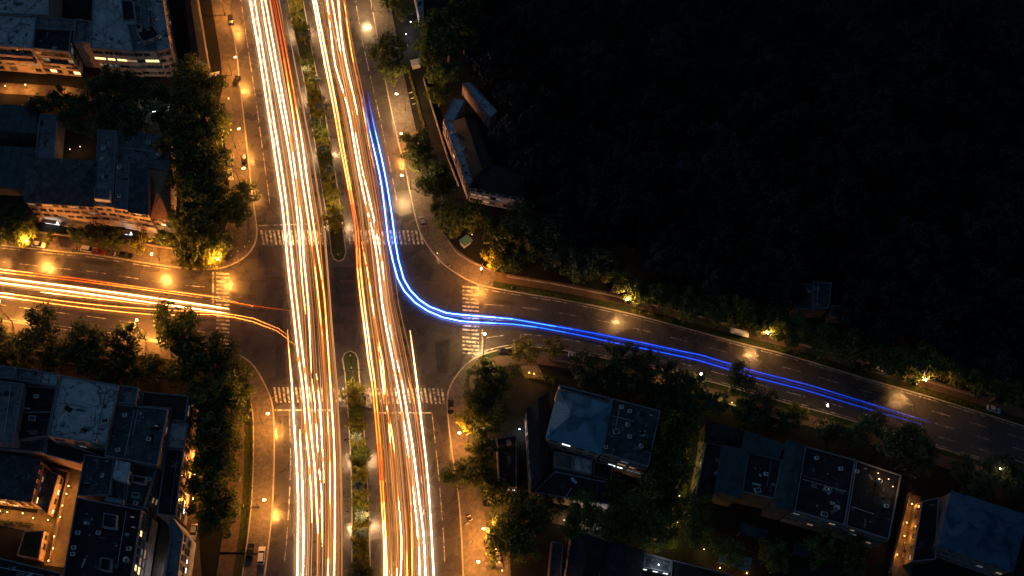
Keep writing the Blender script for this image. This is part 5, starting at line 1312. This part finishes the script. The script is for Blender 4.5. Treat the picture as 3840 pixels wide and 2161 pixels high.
for i, (x, y) in enumerate([(1268, 958), (1314, 1336), (1318, 1382), (1322, 1420)]):
    p = P(x, y); p.z = .2; make('bollard', bollard, ordinal(i) + ' white bollard from the top on the median ends at the crossing', 'bollard', p, 0, 1.5, 'bollards of the median')
t = thing('bus_shelter', 'roofed bus shelter on the footpath above the right street', 'bus shelter', P(2764, 1262), math.atan2((P(2850, 1286) - P(2764, 1262)).y, (P(2850, 1286) - P(2764, 1262)).x))
s = MB(); s.box((0, .2, 2.7), (6.0, 2.0, .14)); s.build('shelter_roof', 'white_box', t, local=True)
s = MB(); s.box((0, 1.0, 1.3), (5.6, .06, 2.2)); s.build('back_panel', 'tarp_teal', t, local=True)
for x in (-2.7, 0, 2.7):
    s = MB(); s.tube([(x, 1.05, 0), (x, 1.05, 2.65)], .06); s.build('post', 'steel_dark', t, local=True)
s = MB(); s.box((0, .7, .48), (4.6, .42, .08)); s.build('bench', 'bark', t, local=True)
def kiosk(label, x, y, rz, m):
    t = thing('kiosk', label, 'kiosk', P(x, y), rz)
    s = MB(); s.box((0, 0, 1.2), (3.0, 2.0, 2.4)); s.build('wall', 'wall_white', t, local=True)
    s = MB(); s.box((0, -.2, 2.5), (3.6, 3.0, .14)); s.build('kiosk_roof', m, t, local=True)
    s = MB(); s.box((0, -1.02, 1.4), (2.2, .06, 1.0)); s.build('counter_window', 'pane_dim', t, local=True)
kiosk('small kiosk with a teal roof by the planted upper right corner', 1745, 915, .7, 'tarp_teal')
kiosk('small white kiosk on the right pavement behind the clipped hedge', 1560, 250, .3, 'white_box')
kiosk('small kiosk at the rounded upper left forecourt garden', 812, 300, .3, 'white_box')

# low garden walls and fences
def wall(label, pts, h, w=.25, m='wall_rose'):
    q = PL(pts); t = thing('garden_wall', label, 'wall', q[0])
    for a, b in zip(q, q[1:]):
        s = MB(); s.bar((a.x, a.y, h / 2), (b.x, b.y, h / 2), w, h); s.build('panel', m, t)
        s = MB(); s.bar((a.x, a.y, h + .05), (b.x, b.y, h + .05), w + .12, .1); s.build('coping', 'coping', t)
wall('low wall along the footpath above the right street', [(1900, 1040), (2080, 1068), (2290, 1110), (2500, 1158), (2740, 1222)], 1.0)
wall('low wall behind the footpath by the fourth lamp above the right street', [(2930, 1275), (3150, 1335), (3420, 1415), (3650, 1486)], 1.0)
wall('curved low wall behind the upper right corner of the crossing', [(1680, 905), (1712, 950), (1765, 985), (1840, 1015)], .9)
wall('garden wall in front of the cream block', [(130, 872), (300, 892), (470, 912), (650, 935)], .9)
wall('garden wall along the garden strip above the lower left block', [(-40, 1300), (200, 1325), (420, 1350)], 1.0)
wall('wall on the left side of the narrow amber alley', [(3404, 1852), (3332, 2150)], 1.8)
wall('wall behind the trees along the lower side of the right street', [(2060, 1350), (2300, 1400), (2560, 1470), (2800, 1540), (3000, 1600)], 1.2, m='wall_dark')
wall('courtyard wall beside the lit path at the lower left', [(205, 1760), (262, 1772), (190, 2110)], 1.2)
wall('wall along the dim path behind the upper right pavement', [(1588, 300), (1630, 440), (1680, 600), (1720, 700)], 1.4, m='wall_rose')

for x, y in ((1040, 1060), (1180, 1130), (1290, 1190), (1420, 1080), (1560, 1120), (1660, 1240), (950, 1120), (420, 985), (250, 1190), (2050, 1160), (2450, 1300), (2900, 1400), (1070, 1640), (1650, 1700), (990, 560), (1480, 640), (700, 1240)):
    p = P(x, y); s = MB(); s.tube([(p.x, p.y, .002), (p.x, p.y, .012)], .42, 14); s.build('manhole_cover', 'steel_dark', road)
# ------------------------------------------------------------------ rooftop clutter
def ac():
    t = empty('air_conditioner')
    s = MB(); s.box((0, 0, .55), (1.1, .9, .8)); s.build('case', 'white_box', t, local=True)
    s = MB(); s.tube([(0, 0, .94), (0, 0, .99)], .34, 10); s.build('fan', 'steel_dark', t, local=True)
    for x in (-.4, .4):
        s = MB(); s.box((x, 0, .08), (.1, .9, .16)); s.build('foot', 'steel_dark', t, local=True)
    return t
def tank():
    t = empty('water_tank')
    s = MB(); s.tube([(0, 0, .5), (0, 0, 1.9), (0, 0, 2.15)], [.75, .75, .35], 12); s.build('drum', 'paint_silver', t, local=True)
    s = MB(); s.tube([(0, 0, 2.15), (0, 0, 2.25)], .2, 8); s.build('lid', 'steel_dark', t, local=True)
    for a in range(4):
        x, y = .5 * math.cos(a * 1.57 + .78), .5 * math.sin(a * 1.57 + .78); s = MB(); s.tube([(x, y, 0), (x, y, .55)], .06, 5); s.build('leg', 'steel_dark', t, local=True)
    return t
def skylight():
    t = empty('skylight')
    s = MB(); s.box((0, 0, .25), (1.8, 1.3, .5)); s.build('curb', 'white_box', t, local=True)
    s = MB(); s.box((0, 0, .53), (1.5, 1.0, .06)); s.build('pane', 'glass_dark', t, local=True)
    return t
def vent():
    t = empty('vent_pipe')
    s = MB(); s.tube([(0, 0, 0), (0, 0, .9)], .12, 7); s.build('pipe', 'steel_grey', t, local=True)
    s = MB(); s.tube([(0, 0, .9), (0, 0, 1.1)], [.26, .08], 8); s.build('cowl', 'steel_grey', t, local=True)
    return t
def antenna():
    t = empty('satellite_dish')
    s = MB(); s.tube([(0, 0, 0), (0, 0, .9)], .05, 6); s.build('mast', 'steel_grey', t, local=True)
    s = MB(); s.tube([(0, -.25, 1.0), (0, -.1, 1.05), (0, 0, 1.08)], [.55, .42, .1], 12); s.build('dish', 'white_box', t, local=True)
    return t
KIND = {'ac': (ac, 'air conditioner', 'air conditioner unit'), 'tank': (tank, 'water tank', 'silver water tank'), 'sky': (skylight, 'skylight', 'white framed skylight'),
        'vent': (vent, 'vent', 'vent pipe'), 'dish': (antenna, 'satellite dish', 'satellite dish')}
def clutter(where, z, items):
    cnt = {}
    tot = {}
    for it in items: tot[it[0]] = tot.get(it[0], 0) + 1
    for k, x, y, *r in sorted(items, key=lambda q: q[1]):
        i = cnt.get(k, 0); cnt[k] = i + 1; bf, cat, words_ = KIND[k]
        lb = (ordinal(i) + ' ' if tot[k] > 1 else '') + words_ + (' from the left on ' if tot[k] > 1 else ' on ') + where
        make(k, bf, lb, cat, P(x, y, z + .08), r[0] if r else random.uniform(-.3, .3), 1, 'rooftop ' + cat + 's')
clutter('the light roof of the left edge block', 12.5, [('ac', 20, 80), ('vent', 60, 110), ('vent', 100, 84), ('vent', 30, 140), ('ac', 90, 150), ('tank', 60, 20), ('dish', 150, 30)])
clutter('the light roof above the yellow windows', 13.0, [('vent', 370, 40), ('vent', 400, 100), ('vent', 420, 160), ('ac', 380, 160), ('vent', 455, 165), ('ac', 565, 40), ('dish', 590, 80), ('tank', 600, 150), ('vent', 470, 120)])
clutter('the dark hipped roof of the cream block', 12.1, [('vent', 262, 640), ('vent', 300, 620)])
clutter('the flat roofs of the cream block', 11.8, [('ac', 390, 560), ('vent', 400, 620), ('vent', 395, 680), ('tank', 455, 640), ('ac', 450, 740), ('vent', 446, 690)])
clutter('the lower rear roof of the cream block', 9.1, [('dish', 480, 540), ('ac', 560, 540), ('vent', 520, 580), ('tank', 600, 590)])
clutter('the big light roof of the corner block', 16.6, [('vent', 300, 1470), ('vent', 350, 1500), ('ac', 345, 1570), ('vent', 380, 1600), ('ac', 360, 1655), ('vent', 260, 1560), ('sky', 395, 1580), ('vent', 410, 1480)])
clutter('the dark roof beside the big light one', 15.3, [('ac', 445, 1690), ('vent', 480, 1600), ('vent', 540, 1570), ('ac', 560, 1650), ('vent', 500, 1680), ('dish', 590, 1600), ('vent', 430, 1640), ('ac', 470, 1560)])
clutter('the sunken black roof of the corner block', 12.1, [('sky', 122, 1570), ('ac', 140, 1490), ('vent', 110, 1620), ('vent', 120, 1625)])
clutter('the bottom black roof of the corner block', 15.3, [('ac', 296, 2000), ('ac', 276, 2080), ('vent', 330, 1930), ('vent', 350, 1950), ('vent', 340, 2010), ('ac', 372, 2000), ('dish', 500, 1940), ('dish', 505, 1978), ('ac', 486, 2060), ('vent', 440, 2050), ('tank', 480, 2104), ('vent', 330, 2090), ('ac', 280, 2056)])
clutter('the slate roof with the white box', 13.3, [('dish', 408, 1732), ('vent', 370, 1760), ('vent', 365, 1820)])
clutter('the small terrace by the lane', 12.3, [('ac', 562, 1800), ('sky', 510, 1858), ('ac', 512, 1890)])
clutter('the cluttered terrace beside the blue roof', 12.1, [('ac', 2330, 1530), ('ac', 2360, 1545), ('tank', 2350, 1600), ('sky', 2310, 1620), ('dish', 2440, 1560), ('ac', 2360, 1640), ('vent', 2300, 1690), ('tank', 2400, 1680), ('vent', 2420, 1600), ('ac', 2270, 1680)])
clutter('the long dark block', 12.1, [('ac', 3060, 1720), ('vent', 3100, 1780), ('tank', 3090, 1840), ('vent', 3060, 1900), ('ac', 3150, 1760), ('sky', 3090, 1930), ('dish', 3240, 1760), ('tank', 3290, 1810), ('ac', 3320, 1900), ('vent', 3260, 1960), ('ac', 3210, 1770)])
clutter('the dark terrace of the long block', 11.5, [('sky', 2840, 1840), ('ac', 2870, 1780), ('vent', 2830, 1760)])
clutter('the bent building', 8.4, [('ac', 1735, 560), ('ac', 1700, 500), ('vent', 1745, 620)])
